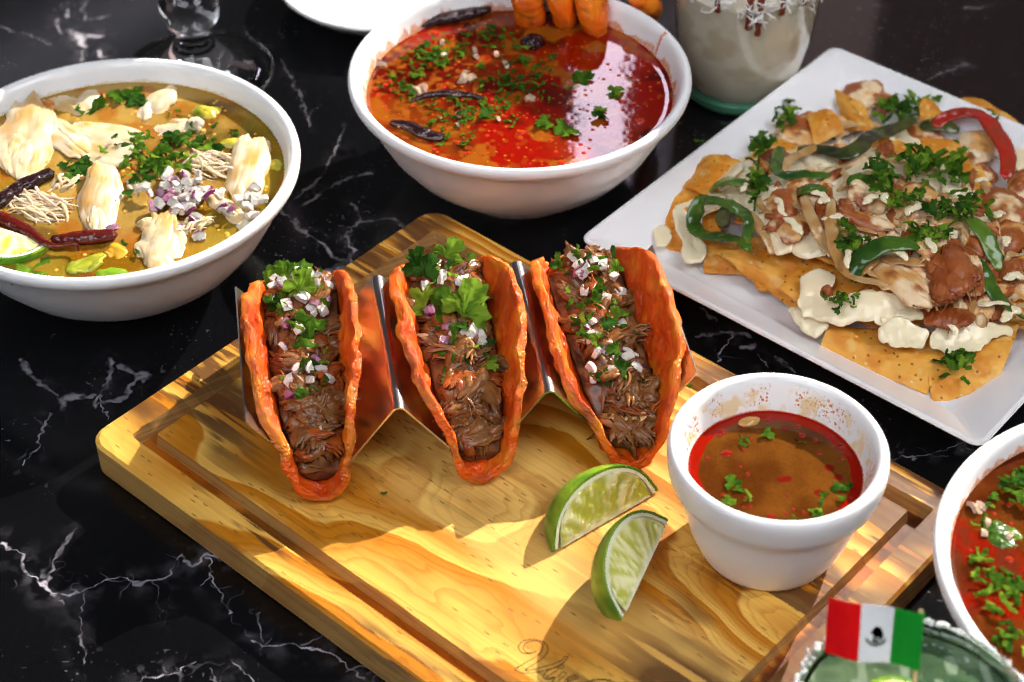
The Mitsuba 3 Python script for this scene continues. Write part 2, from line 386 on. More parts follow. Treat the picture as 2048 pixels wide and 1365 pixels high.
# ------------------------------------------------------------------ bowls and the dipping cup
def ceramic(name, center, zl, stain=None, drops=False, amount=1.0):
    """white glaze; the inner wall above the liquid line may carry dried soup"""
    cx, cy = map(float, center)
    if stain is None:
        return pbr(name, (0.82, 0.82, 0.82), 0.13, 0.5)

    def fn(p, n, uv):
        dx, dy = p.x - cx, p.y - cy
        r = dr.sqrt(dx * dx + dy * dy)
        a = dr.atan2(dy, dx)
        inner = smoothstep(0.05, -0.25, (n.x * dx + n.y * dy) / dr.maximum(r, 1e-5))
        h = p.z - zl
        edge = 0.0012 + amount * (0.006 * fbm(a * 9, 3.0) + 0.004 * (noise(a * 34, 1.0) - 0.5))
        t = inner * (1 - smoothstep(edge * 0.6, edge, h)) * (0.55 + 0.45 * noise(a * 60, p.z * 900, 2.0))
        c = mix((0.82, 0.82, 0.82), stain, dr.clip(t * 0.92, 0, 1))
        if drops:
            d1, d2, w = voronoi(a * 26, p.z * 620)
            k = inner * (1 - smoothstep(0.22, 0.40, d1 / (0.3 + 1.3 * w * w))) * smoothstep(0.0022, 0.004, h) * (1 - smoothstep(0.0105, 0.0145, h)) * smoothstep(0.34, 0.50, noise(a * 5, 4.0))
            c = mix(c, (0.50, 0.13, 0.01), k)
            c = mix(c, (0.72, 0.52, 0.24), inner * 0.75 * smoothstep(0.45, 0.7, fbm(a * 8, p.z * 160, 5.0)) * (1 - smoothstep(0.008, 0.014, h)))
        return c
    return pbr(name, proc(fn), 0.13, 0.5)


def bowl_profile(R, Hh):
    s, k = R / 0.0935, Hh / 0.070
    o = [(0.0, .003), (.036, .003), (.0375, .0), (.0415, .0), (.043, .0018), (.0455, .0052), (.055, .0115), (.066, .0215), (.0755, .034), (.0820, .0465), (.0862, .0572), (.0874, .0600), (.0886, .0611), (.0905, .0619),
         (.0920, .0630), (.0931, .0652), (.0935, .0672), (.0932, .0688), (.0922, .0698), (.0908, .0701), (.0893, .0696), (.0878, .0682), (.0866, .0655), (.0853, .0610), (.0818, .0505), (.0750, .0375), (.0645, .0245), (.052, .0155), (.036, .0100), (.018, .0082), (0, .008)]
    p = np.array(o) * [s, k]
    return p


def inner_r(profile, z):
    p = profile[np.argmax(profile[:, 1]):]
    return float(np.interp(z, p[::-1, 1], p[::-1, 0]))


def liquid(profile, zl):
    r = inner_r(profile, zl) + 0.0006
    return [(0, zl - .004), (r - .004, zl - .004), (r, zl + .0010), (r - .0008, zl + .0004), (r - .002, zl + .0001), (r - .006, zl), (r * .6, zl), (r * .3, zl), (0, zl)]


BOWLS = {'chicken': dict(c=(-.205, .7585), R=.097, H=.0705, zl=.0590), 'shrimp': dict(c=(.0042, .8425), R=.0935, H=.070, zl=.0560), 'right': dict(c=(.2622, .4850), R=.0935, H=.070, zl=.0600)}
ceramic('glaze_chicken', BOWLS['chicken']['c'], .0590, (0.66, 0.55, 0.36), amount=.35)
ceramic('glaze_shrimp', BOWLS['shrimp']['c'], .0560, (0.62, 0.17, 0.012), amount=1.5)
ceramic('glaze_right', BOWLS['right']['c'], .0600, (0.62, 0.20, 0.02), amount=.8)


def broth_bsdf(name, fn, rough=0.06, spec=0.3, bumpfn=None):
    return pbr(name, proc(fn), rough, spec, bumpfn, 0.00005)


def chicken_broth(p, n, uv):
    x, y = p.x, p.y
    a = fbm(x * 26, y * 26, 3.0, octaves=4); b = fbm(x * 55 + 9, y * 55, 8.0)
    c = mix((0.22, 0.098, 0.004), (0.38, 0.205, 0.022), smoothstep(0.38, 0.66, a))
    c = mix(c, (0.50, 0.32, 0.085), 0.6 * smoothstep(0.54, 0.70, fbm(x * 18, y * 18, 14.0)))
    c = mix(c, (0.36, 0.105, 0.008), 0.7 * smoothstep(0.52, 0.68, b))
    c = mix(c, (0.085, 0.042, 0.008), 0.7 * smoothstep(0.60, 0.74, fbm(x * 34, y * 34, 25.0)))
    c = mix(c, (0.22, 0.20, 0.02), 0.4 * smoothstep(0.58, 0.7, fbm(x * 22, y * 22, 31.0)))
    c = c * 0.80
    speck = 1 - smoothstep(0.06, 0.16, voronoi(x * 420, y * 420)[0])
    return mix(c, (0.55, 0.30, 0.05), 0.3 * speck)


def red_broth(p, n, uv):
    x, y = p.x, p.y
    a = fbm(x * 24, y * 24, 3.0, octaves=4); b = fbm(x * 40 + 9, y * 40, 8.0)
    left = smoothstep(0.03, -0.03, x + 0.012 * (a - 0.5))
    c = mix((0.42, 0.008, 0.0018), (0.29, 0.052, 0.004), smoothstep(0.42, 0.62, a) * (0.35 + 0.65 * left))
    c = mix(c, (0.10, 0.007, 0.002), 0.8 * smoothstep(0.48, 0.64, b))
    c = mix(c, (0.50, 0.14, 0.010), 0.8 * smoothstep(0.57, 0.68, fbm(x * 62, y * 62, 14.0)))
    c = mix(c, (0.48, 0.13, 0.010), 0.6 * left * smoothstep(0.62, 0.7, noise(x * 300, y * 300, 3.0)))
    c = c * 0.52
    d, _, w = voronoi(x * 260, y * 260)
    c = mix(c, (0.56, 0.16, 0.010), 0.7 * (1 - smoothstep(0.10, 0.24, d / (0.4 + 0.9 * noise(x * 60, y * 60, 6.0)))) * dr.select(w > 0.84, 1.0, 0.0))
    return c


def red_broth_right(p, n, uv):
    x, y = p.x, p.y
    a = fbm(x * 34, y * 34, 5.0, octaves=4)
    c = mix((0.060, 0.010, 0.0016), (0.110, 0.027, 0.003), smoothstep(0.40, 0.62, a))
    c = mix(c, (0.19, 0.006, 0.0012), 0.9 * smoothstep(0.50, 0.64, fbm(x * 40 + 9, y * 40, 8.0)))
    c = mix(c, (0.08, 0.018, 0.006), 0.7 * smoothstep(0.58, 0.7, fbm(x * 70, y * 70, 17.0)))
    return c


CUP = dict(c=(.1116, .5446), zl=TB + .0440)


def consomme(p, n, uv):
    x, y = p.x, p.y
    dx, dy = x - CUP['c'][0], y - CUP['c'][1]
    r = dr.sqrt(dx * dx + dy * dy) + 0.0012 * (noise(x * 160, y * 160, 2.0) - 0.5)
    c = mix((0.070, 0.018, 0.0022), (0.125, 0.040, 0.0050), smoothstep(0.35, 0.66, fbm(x * 45, y * 45, 4.0)))
    fine = noise(x * 1700, y * 1700, 1.0)
    c = c * (0.86 + 0.28 * fine)
    d, _, w = voronoi(x * 130, y * 130)
    drop = (1 - smoothstep(0.20, 0.235, d / (0.35 + w))) * dr.select(w > 0.80, 1.0, 0.0)
    c = mix(c, (0.13, 0.008, 0.003), drop)
    return mix(c, (0.23, 0.006, 0.0015), smoothstep(0.0318, 0.0326, r))      # the ring of red fat along the wall


def ripple(p, n, uv):
    return fbm(p.x * 120, p.y * 120, 2.0)


broth_bsdf('broth_chicken', chicken_broth, 0.06, 0.30, ripple)
broth_bsdf('broth_red', red_broth, 0.035, 0.34, ripple)
broth_bsdf('broth_right', red_broth_right, 0.07, 0.32, ripple)
broth_bsdf('broth_cup', consomme, 0.03, 0.26)

for k, (lab, mat, bro, blab, bcat) in {'chicken': ('white bowl of yellow chicken soup at the left edge', 'glaze_chicken', 'broth_chicken', 'cloudy yellow broth in the left white bowl', 'broth'),
                                       'shrimp': ('white bowl of red shrimp soup behind the tacos', 'glaze_shrimp', 'broth_red', 'oily red broth in the bowl behind the tacos', 'broth'),
                                       'right': ('white bowl of brown red soup cut by the right edge of the photo', 'glaze_right', 'broth_right', 'brown red broth in the bowl at the lower right edge', 'broth')}.items():
    B = BOWLS[k]
    pr = bowl_profile(B['R'], B['H']); B['pr'] = pr
    key = thing('soup_bowl', lab, 'bowl')
    put(key, lathe(pr, 128, (*B['c'], 0)), mat, 50)
    key = thing('broth', blab, bcat)
    put(key, lathe(liquid(pr, B['zl']), 128, (*B['c'], 0)), bro, 50)
    B['broth'] = key

cp = np.array([(0, .0035), (.0220, .0035), (.0240, 0), (.0272, 0), (.0293, .0012), (.0310, .0045), (.0346, .0135), (.0375, .0240), (.0394, .0345), (.0399, .0395), (.0410, .0416), (.0432, .0426), (.0450, .0444), (.0459, .0480), (.0464, .0530), (.0465, .0560),
               (.0462, .0584), (.0453, .0597), (.0440, .0602), (.0426, .0598), (.0413, .0585), (.0404, .0562), (.0386, .0500), (.0366, .0440), (.0335, .0320), (.0300, .0200), (.0262, .0110), (.021, .0076), (.012, .0062), (0, .006)]) + [0, TB]
ceramic('glaze_cup', CUP['c'], CUP['zl'], (0.55, 0.15, 0.012), drops=True, amount=.12)
cup = thing('dipping_cup', 'small white cup of brown broth on the cutting board', 'cup')
put(cup, lathe(cp, 128, (*CUP['c'], 0)), 'glaze_cup', 50)
cb = thing('consomme', 'brown dipping broth with a red oil ring in the small cup', 'broth')
put(cb, lathe(liquid(cp, CUP['zl']), 128, (*CUP['c'], 0)), 'broth_cup', 50)

# ------------------------------------------------------------------ plates
pbr('glaze_plate', (0.80, 0.80, 0.81), 0.16, 0.5)
PA, PB_, PD = np.array([.193, .942]), np.array([.035, .755]), np.array([.372, .788])
PX = (PD - PA) / np.linalg.norm(PD - PA); PYv = (PA - PB_) / np.linalg.norm(PA - PB_)
PL, PW = np.linalg.norm(PD - PA) * 1.0, np.linalg.norm(PA - PB_)
PL = 0.239
PC = PA + PX * PL / 2 - PYv * PW / 2
PR_Z, PF_Z = 0.0235, 0.0065


def plate_ring(inset, z, r):
    q = np.array(Polygon([(-PL / 2 + inset + r, -PW / 2 + inset + r), (PL / 2 - inset - r, -PW / 2 + inset + r), (PL / 2 - inset - r, PW / 2 - inset - r), (-PL / 2 + inset + r, PW / 2 - inset - r)]).buffer(r, quad_segs=6).exterior.coords)[:-1]
    return np.c_[PC + q[:, :1] * PX + q[:, 1:] * PYv, np.full(len(q), z)]


rings = [plate_ring(*a) for a in ((.060, .0015, .006), (.046, .0, .006), (.043, .0004, .007), (.030, .006, .006), (.010, .0165, .005), (.0012, .0205, .006), (.0, .0222, .0065), (.0006, .0232, .0062), (.0022, PR_Z, .005), (.0042, .0226, .0045), (.010, .0190, .004), (.024, .0105, .0035), (.0272, .0082, .0035), (.031, .0068, .003), (.037, PF_Z, .003), (.055, PF_Z, .003))]
n0 = len(rings[0]); V = np.vstack(rings + [[[*PC, .0015]], [[*PC, PF_Z]]]); Fc = []
for i in range(len(rings) - 1):
    k = np.arange(n0); A, B_, C_, D = i * n0 + k, i * n0 + (k + 1) % n0, (i + 1) * n0 + (k + 1) % n0, (i + 1) * n0 + k
    Fc += [np.stack([A, B_, C_], -1), np.stack([A, C_, D], -1)]
k = np.arange(n0); e = len(rings) * n0
Fc += [np.stack([(k + 1) % n0, k, k * 0 + e], -1), np.stack([(len(rings) - 1) * n0 + k, (len(rings) - 1) * n0 + (k + 1) % n0, k * 0 + e + 1], -1)]
plate = thing('square_plate', 'square white plate with a raised rim carrying the nachos', 'plate')
put(plate, trimesh.Trimesh(V, np.vstack(Fc)[:, ::-1], process=False), 'glaze_plate', 24)

rp = [(0, .002), (.034, .002), (.036, 0), (.040, 0), (.043, .002), (.058, .010), (.0655, .0165), (.0675, .0185), (.0678, .0196), (.067, .0204), (.0655, .0202), (.058, .0135), (.050, .0085), (.042, .006), (0, .0055)]
key = thing('round_plate', 'empty round white plate cut by the top edge behind the red soup', 'plate')
pbr('glaze_shaded', (0.50, 0.51, 0.53), 0.16, 0.5)  # white glaze with the shade on this plate put into its colour
put(key, lathe(rp, 96, (-.083, 1.031, 0)), 'glaze_shaded', 40)

# ------------------------------------------------------------------ taco holder: one bent sheet of brushed steel
HA = np.array([.0676, .0108]); HA = HA / np.linalg.norm(HA)     # across the waves
HB = np.array([-HA[1], HA[0]])                                   # along the crests, to the back
HH = 0.0465
HM = np.array([-.0166, .5915]) + HB * 0.0465                     # middle
HS, HD = .0678, .0935                                            # wave length, depth


def brushed(p, n, uv):
    t = (p.x - float(HM[0])) * float(HB[0]) + (p.y - float(HM[1])) * float(HB[1])
    s = (p.x - float(HM[0])) * float(HA[0]) + (p.y - float(HM[1])) * float(HA[1])
    return noise(t * 5000, (s + p.z) * 90, 1.0) + 0.5 * noise(t * 1600, (s + p.z) * 30, 3.0)


scene['mat_brushed_steel'] = {'type': 'bumpmap', 'nested_texture': proc(brushed, 1e-4), 'scale': 0.000018, 'bsdf': {'type': 'principled', 'base_color': rgb(0.62, 0.61, 0.60), 'metallic': 1.0, 'roughness': 0.24, 'anisotropic': 0.0, 'specular': 0.5}}
prof = []
zz = [(-1.5, HH, 0), (-1.0, 0, .0042), (-.5, HH, .0034), (0.0, 0, .0042), (.5, HH, .0034), (1.0, 0, .0042), (1.5, HH, 0)]
P0 = np.array([(a * HS, z) for a, z, _ in zz]); P0[0] += (0.0005, -.0005); P0[-1] += (-.0005, -.0005)
pp = [P0[0]]
for i in range(1, len(zz) - 1):
    a, b, c = P0[i - 1], P0[i], P0[i + 1]
    u1, u2 = (a - b) / np.linalg.norm(a - b), (c - b) / np.linalg.norm(c - b)
    ang = math.acos(np.dot(u1, u2)); rad = zz[i][2]; tl = rad / math.tan(ang / 2)
    bis = (u1 + u2) / np.linalg.norm(u1 + u2); cen = b + bis * rad / math.sin(ang / 2)
    s0, s1 = b + u1 * tl, b + u2 * tl
    a0, a1 = math.atan2(*(s0 - cen)[::-1]), math.atan2(*(s1 - cen)[::-1])
    d = (a1 - a0 + math.pi) % (2 * math.pi) - math.pi
    pp += [cen + rad * np.array([math.cos(a0 + d * t), math.sin(a0 + d * t)]) for t in np.linspace(0, 1, 9)]
pp.append(P0[-1]); pp = np.array(pp)
pp[:, 1] += TB + .0006 - pp[:, 1].min()
NB = 25
Pg = np.zeros((len(pp), NB, 3))
for j, t in enumerate(np.linspace(-HD / 2, HD / 2, NB)):
    Pg[:, j, :2] = HM + pp[:, :1] * HA + t * HB
    Pg[:, j, 2] = pp[:, 1]
Ng = grid_normals(Pg)
holder = thing('taco_holder', 'brushed steel wave shaped rack holding the three tacos on the board', 'taco holder')
put(holder, sheet(Pg, Ng, .0009), 'brushed_steel', 30)

# ------------------------------------------------------------------ shared food materials
for nm, c, dt in (('leaf_bright', (0.125, 0.240, 0.020), .66), ('leaf_mid', (0.056, 0.135, 0.012), .60), ('leaf_dark', (0.024, 0.075, 0.010), .45)):
    def tone(p, n, uv, c=c):
        k = fbm(p.x * 240, p.y * 240, p.z * 240)
        return mix([x * .62 for x in c], [min(1, x * q) for x, q in zip(c, (1.55, 1.38, 1.5))], smoothstep(.34, .66, k))
    scene['mat_' + nm] = {'type': 'principledthin', 'base_color': proc(tone), 'roughness': 0.36, 'diff_trans': dt, 'eta': 1.45, 'spec_trans': 0.0}
pbr('onion', 'vc', 0.22, 0.5)
pbr('beef', 'vc', 0.28, 0.36)
pbr('chicken', 'vc', 0.38, 0.45)
pbr('cheese', (0.70, 0.40, 0.15), 0.18, 0.5)
LEAVES = ('leaf_bright', 'leaf_mid', 'leaf_dark')


def shell_bump(p, n, uv):
    return fbm(p.x * 330, p.y * 330, p.z * 330) + 0.35 * noise(p.x * 1300, p.y * 1300, p.z * 1300)


pbr('fried_shell', 'vc', 0.33, 0.5, shell_bump, 0.0022)


def leaf(size, seed, lobes=3, curl=0.5, n=30):
    """cilantro leaf, stalk at the origin, tip towards +x; one thin sheet"""
    r_ = np.random.default_rng(seed)
    a = np.linspace(-2.35, 2.35, n)
    env = 0.40 + 0.60 * np.abs(np.cos(a * lobes / 2.0 * 0.98)) ** 0.8
    ser = 1 + 0.10 * np.sin(np.arange(n) * 2.1 + seed) + r_.uniform(-.08, .08, n)
    r = size * env * ser * (0.62 + 0.38 * np.cos(a * 0.5))
    out = np.c_[r * np.cos(a) + size * .35, r * np.sin(a)]
    mid = out * 0.5 + [size * .14, 0]
    V2 = np.vstack([[[0, 0]], mid, out])
    k = np.arange(n - 1)
    Fc = np.vstack([np.c_[k * 0, k + 1, k + 2], np.c_[k + 1, n + k + 1, n + k + 2], np.c_[k + 1, n + k + 2, k + 2]])
    x, y = V2[:, 0] / size, V2[:, 1] / size
    z = size * (curl * (-0.35 * (x - .4) ** 2 + r_.uniform(-.3, .5) * y * y + 0.25 * (meshkit.noise(np.c_[V2 / size * 2.4, V2[:, :1] * 0 + seed], seed) - .5)))
    z += size * 0.05 * r_.uniform(-1, 1, 2 * n + 1)
    return trimesh.Trimesh(np.c_[V2, z], Fc, process=False)


def leaf_bit(l, w, seed, curl=0.6):
    """a chopped strip of leaf with ragged edges"""
    r_ = np.random.default_rng(seed)
    n = 7
    x = np.linspace(-l / 2, l / 2, n)
    hw = w / 2 * (0.55 + 0.45 * np.sin(np.linspace(.5, 2.7, n))) * r_.uniform(.55, 1.35, n)
    y0 = w * 0.35 * np.sin(x / l * 3 + r_.uniform(0, 6))
    z = curl * l * (r_.uniform(-.6, .6) * (x / l) ** 2 + 0.12 * np.sin(x / l * 7 + r_.uniform(0, 6)))
    V = np.vstack([np.c_[x, y0 + hw, z + r_.uniform(-.25, .25) * w], np.c_[x, y0, z + curl * w * .25], np.c_[x, y0 - hw * r_.uniform(.6, 1.3, n), z + r_.uniform(-.25, .25) * w]])
    k = np.arange(n - 1)
    Fc = np.vstack([np.c_[k, n + k, n + k + 1], np.c_[k, n + k + 1, k + 1], np.c_[n + k, 2 * n + k, 2 * n + k + 1], np.c_[n + k, 2 * n + k + 1, n + k + 1]])
    return trimesh.Trimesh(V, Fc, process=False)


def sprig(size, seed):
    """stalk with three leaves: one sheet mesh"""
    r_ = np.random.default_rng(seed)
    ms = []
    for k, (a, s) in enumerate(((0, 1.0), (.9, .75), (-.9, .75))):
        m = leaf(size * s, seed * 7 + k, 3, .7, 22)
        c, s_ = math.cos(a), math.sin(a)
        m.vertices = m.vertices @ np.array([[c, s_, 0], [-s_, c, 0], [0, 0, 1]]) + [size * .15 * math.cos(a), size * .15 * math.sin(a), size * r_.uniform(0, .25)]
        ms.append(m)
    ms.append(tube([(-size * .8, 0, 0), (-size * .2, size * .04, size * .05), (size * .2, 0, 0)], size * .035, 4))
    return cat(ms)


def onion_piece(a, b, c, seed, purple=None):
    """a diced bit of red onion: a bent slab whose outer skin is purple; returns the mesh and its colours"""
    r_ = np.random.default_rng(seed)
    nx, ny = 7, 4
    x, y = np.meshgrid(np.linspace(-1, 1, nx), np.linspace(-1, 1, ny), indexing='ij')
    bend = r_.uniform(.15, .5)
    sk = r_.uniform(-.3, .3)
    P = np.stack([a / 2 * x * (1 - .12 * y * sk), b / 2 * (y + sk * x * .4) * (1 - .2 * np.abs(x) ** 3), -bend * a / 2 * x * x + .05 * a * y], -1)
    P += (r_.random(P.shape) - .5) * a * 0.06
    m = sheet(P, grid_normals(P), c)
    v = np.asarray(m.vertices)
    half = np.arange(len(v)) < nx * ny
    white = np.array([0.58, 0.54, 0.47]) * r_.uniform(.85, 1.08)
    col = np.tile(white, (len(v), 1))
    if purple is None: purple = r_.random() < .5
    yy = np.concatenate([y.ravel(), y.ravel()]); xx = np.concatenate([x.ravel(), x.ravel()])
    t = np.clip((yy - .35) * 2.2, 0, 1) * (1.0 if purple else 0.25)
    if purple and r_.random() < .45: t = np.maximum(t, half * .8)
    col = col * (1 - t[:, None]) + np.array([0.19, 0.02, 0.115]) * t[:, None]
    return m, np.clip(col, 0, 1)


def shred(length, rad, seed, k=6, spread=.5, cols=((0.120, 0.038, 0.008), (0.34, 0.150, 0.048))):
    """a torn bundle of meat fibres along x"""
    r_ = np.random.default_rng(seed)
    ms, cs = [], []
    bx, by = r_.uniform(-.5, .5), r_.uniform(-.9, .3)
    t = np.linspace(-.5, .5, 6)
    base = np.c_[t * length, bx * length * (t ** 2), by * length * t ** 2]
    tone = r_.random()
    for i in range(k):
        o = r_.normal(0, 1, 3) * rad * 1.0; o[0] *= .6
        wig = np.cumsum(r_.normal(0, .06, (6, 3)), 0) * length * .45 * spread
        fan = (np.abs(t)[:, None] ** 1.5) * r_.normal(0, 1, 3) * length * .30 * spread
        m = tube(base * r_.uniform(.75, 1.08) + o + wig + fan * [0.2, 1, 1], np.array([.35, 1, 1.1, .9, .5]) * rad * r_.uniform(.6, 1.25), 5, r_.uniform(.55, 1), n=8)
        ms.append(m)
        c = np.asarray(cols[0]) + (np.asarray(cols[1]) - cols[0]) * np.clip(tone * .6 + r_.random() * .4, 0, 1)
        cs.append(np.tile(c, (len(m.vertices), 1)) * (0.85 + .3 * r_.random((len(m.vertices), 1))))
    return cat(ms), np.clip(np.vstack(cs), 0, 1)


def fibre_slab(L, W, thick, seed, cols=((0.075, 0.022, 0.0045), (0.245, 0.098, 0.027)), fine=.0007):
    """a torn flat lump of meat, its fibres along x, ends frayed"""
    r_ = np.random.default_rng(seed)
    na, nb = 18, 26
    a, b = np.meshgrid(np.linspace(-1, 1, na), np.linspace(-1, 1, nb), indexing='ij')
    fr = 1 + .6 * (meshkit.noise(np.stack([b * 3, np.sign(a) + seed, b * 0], -1), seed) - .5) + .22 * (meshkit.noise(np.stack([b * 17, np.sign(a) * 3 + seed, b * 0], -1), seed + 1) - .5)
    side = 1 + .5 * (meshkit.fbm(np.stack([a * 1.9, b * 0 + seed, np.sign(b)], -1), 3, seed) - .5)
    X = a * fr * np.sqrt(1 - .35 * b * b); Y = b * side * np.sqrt(1 - .40 * a * a)
    fib = meshkit.noise(np.stack([a * 1.3 + seed, b * 8 + 1.2 * meshkit.noise(np.stack([a * 2, b * 2, 0 * a], -1), seed), 0 * a], -1), seed) + .8 * meshkit.noise(np.stack([a * 2.4, b * 19, 0 * a + seed], -1), seed)
    kx, ky = r_.uniform(-.15, .55), r_.uniform(.1, .6)
    Z = -kx * L / 2 * X * X - ky * W / 2 * Y * Y + fine * (fib - .9) + .25 * W * (meshkit.fbm(np.stack([a * 1.5, b * 1.5, 0 * a + seed], -1), 2, seed) - .5)
    P = np.stack([X * L / 2, Y * W / 2 + r_.uniform(-.25, .25) * L * X * X, Z], -1)
    N = grid_normals(P)
    e = np.clip(1 - np.maximum(np.abs(a), np.abs(b)) ** 3, 0, 1) ** .5
    m = sheet(P, N, thick * (.20 + .80 * e))
    if m.volume < 0: m.invert()
    t = np.clip(ramp01(fib, .5, 1.3) * .8 + .4 * r_.random() - .15, 0, 1).ravel()
    return m, np.clip(blend(np.asarray(cols[0]) + np.zeros((len(m.vertices), 3)), np.asarray(cols[1]), np.r_[t, t]), 0, 1)


# ------------------------------------------------------------------ tacos
class Shell:
    def __init__(s, base, yaw, R, seed, aL=.44, aR=.44, front=0.0, lean=0.0, flare=(0, 0), tilt=0.0, ul=0.017, rag=0.03):
        s.base, s.R, s.seed, s.aL, s.aR, s.front, s.lean, s.flare, s.tilt, s.ul, s.rag = np.asarray(base, float), R, seed, aL, aR, front, lean, flare, tilt, ul, rag
        c, sn = math.cos(yaw), math.sin(yaw)
        s.M = np.array([[HA[0], HB[0], 0], [HA[1], HB[1], 0], [0, 0, 1]]) @ np.array([[c, -sn, 0], [sn, c, 0], [0, 0, 1]])

    def local(s, sv, tv):
        """mid surface in (across, along, up) for positions sv along the fold and tv across it"""
        sv, tv = np.broadcast_arrays(np.asarray(sv, float), np.asarray(tv, float))
        u = np.abs(tv)
        right = tv >= 0
        al = np.where(right, s.aR, s.aL) + s.front * np.clip(-sv / s.R, -1, 1) * .5
        fl = np.where(right, s.flare[1], s.flare[0])
        x = np.zeros_like(u); z = np.zeros_like(u)
        N = 40
        for k in range(N):
            q = u * (k + .5) / N
            tt_ = np.clip(q / s.ul, 0, 1)
            phi = (np.pi / 2 - al) * (1 - (1 - tt_) ** 1.6) - fl * (q / s.R) ** 2
            x = x + np.cos(phi) * u / N
            z = z + np.sin(phi) * u / N
        x = np.where(right, x, -x)
        x = x + s.lean * z
        z = z + 0.004 * (sv / s.R) ** 2 + s.tilt * sv
        P = np.stack([x, sv, z], -1)
        return P

    def disp(s, sv, tv):
        q = np.stack([sv, tv, 0 * sv], -1)
        return 0.0060 * (meshkit.fbm(q * 38 + s.seed, 3, s.seed) - .5) + 0.0030 * (meshkit.fbm(q * 150 + s.seed, 2, s.seed + 5) - .5)

    def world(s, P):
        return P @ s.M.T + s.base

    def mesh(s):
        na, nb = 40, 150
        rho = np.linspace(0.001, 1, na) ** .8
        th = np.arange(nb) * 2 * np.pi / nb
        q = np.stack([np.cos(th) * 2.2, np.sin(th) * 2.2, 0 * th], -1)
        edge = 1 + s.rag * 2 * (meshkit.fbm(q * 2 + s.seed, 3, s.seed) - .5) + 0.020 * (meshkit.fbm(q * 5 + s.seed, 2, s.seed) - .5) + 0.016 * (meshkit.noise(q * 23 + s.seed, s.seed) - .5)
        Rr = rho[:, None] * s.R * edge[None]
        sv, tv = -Rr * np.cos(th), Rr * np.sin(th)
        # rows run from the middle; keep (row, column) orientation so that normals face the filling
        P = s.local(sv, tv)
        N = grid_normals(P, True)
        if N[5, 0, 2] < 0 or True:
            c = np.array([0, 0, s.R * .8])
            N *= np.sign((N * (c - P)).sum(-1))[..., None]
        P = P + N * s.disp(sv, tv)[..., None]
        # a wavy rim
        wv = (np.clip(rho, .7, 1) - .7)[:, None] / .3
        P = P + N * (wv ** 2 * 0.0032 * (meshkit.fbm(q * 1.7 + 3 * s.seed, 3, s.seed + 9) - .5)[None])[..., None]
        th_ = 0.0023 + 0.0019 * np.clip((rho - .72) / .28, 0, 1)[:, None] + 0.0032 * (meshkit.noise(np.stack([sv, tv, 0 * sv], -1) * 200, s.seed) - .5)
        th_ = th_ * np.where(rho > .985, .72, 1.0)[:, None]
        m = sheet(s.world(P), N @ s.M.T, th_, True)
        if m.volume < 0: m.invert()
        half = na * nb
        q3 = np.stack([sv, tv, 0 * sv], -1).reshape(-1, 3)
        f1 = meshkit.fbm(q3 * 55 + s.seed, 4, s.seed + 1); f2 = meshkit.fbm(q3 * 130 + 5, 3, s.seed + 2)
        ramp = lambda x, a, b: np.clip((x - a) / (b - a), 0, 1)
        og, dk, lt = np.array([.78, .088, .002]), np.array([.38, .016, .0015]), np.array([.82, .24, .014])
        out = blend(og + q3 * 0, lt, ramp(f1, .46, .62)); out = blend(out, dk, ramp(f2, .50, .66) * .75); out = blend(out, np.array([.13, .012, .004]), ramp(f1 * f2, .30, .40) * .8)
        inn = blend(np.array([.74, .078, .002]) + q3 * 0, np.array([.80, .16, .007]), ramp(f2, .42, .64)); inn = blend(inn, np.array([.42, .026, .002]), ramp(f1, .50, .66) * .6)
        rimt = np.repeat(np.clip((rho - .9) / .1, 0, 1), nb)
        gold = blend(np.array([.78, .125, .004]) + q3 * 0, np.array([.84, .34, .030]), ramp(f2, .46, .60)); gold = blend(gold, np.array([.26, .020, .002]), ramp(f1, .54, .64) * .8)
        inn = blend(inn, gold, rimt * .32)
        out = blend(out, gold, rimt * .32)
        return m, np.clip(np.vstack([inn, out]), 0, 1)


def ramp01(x, a, b):
    return np.clip((x - a) / (b - a), 0, 1)


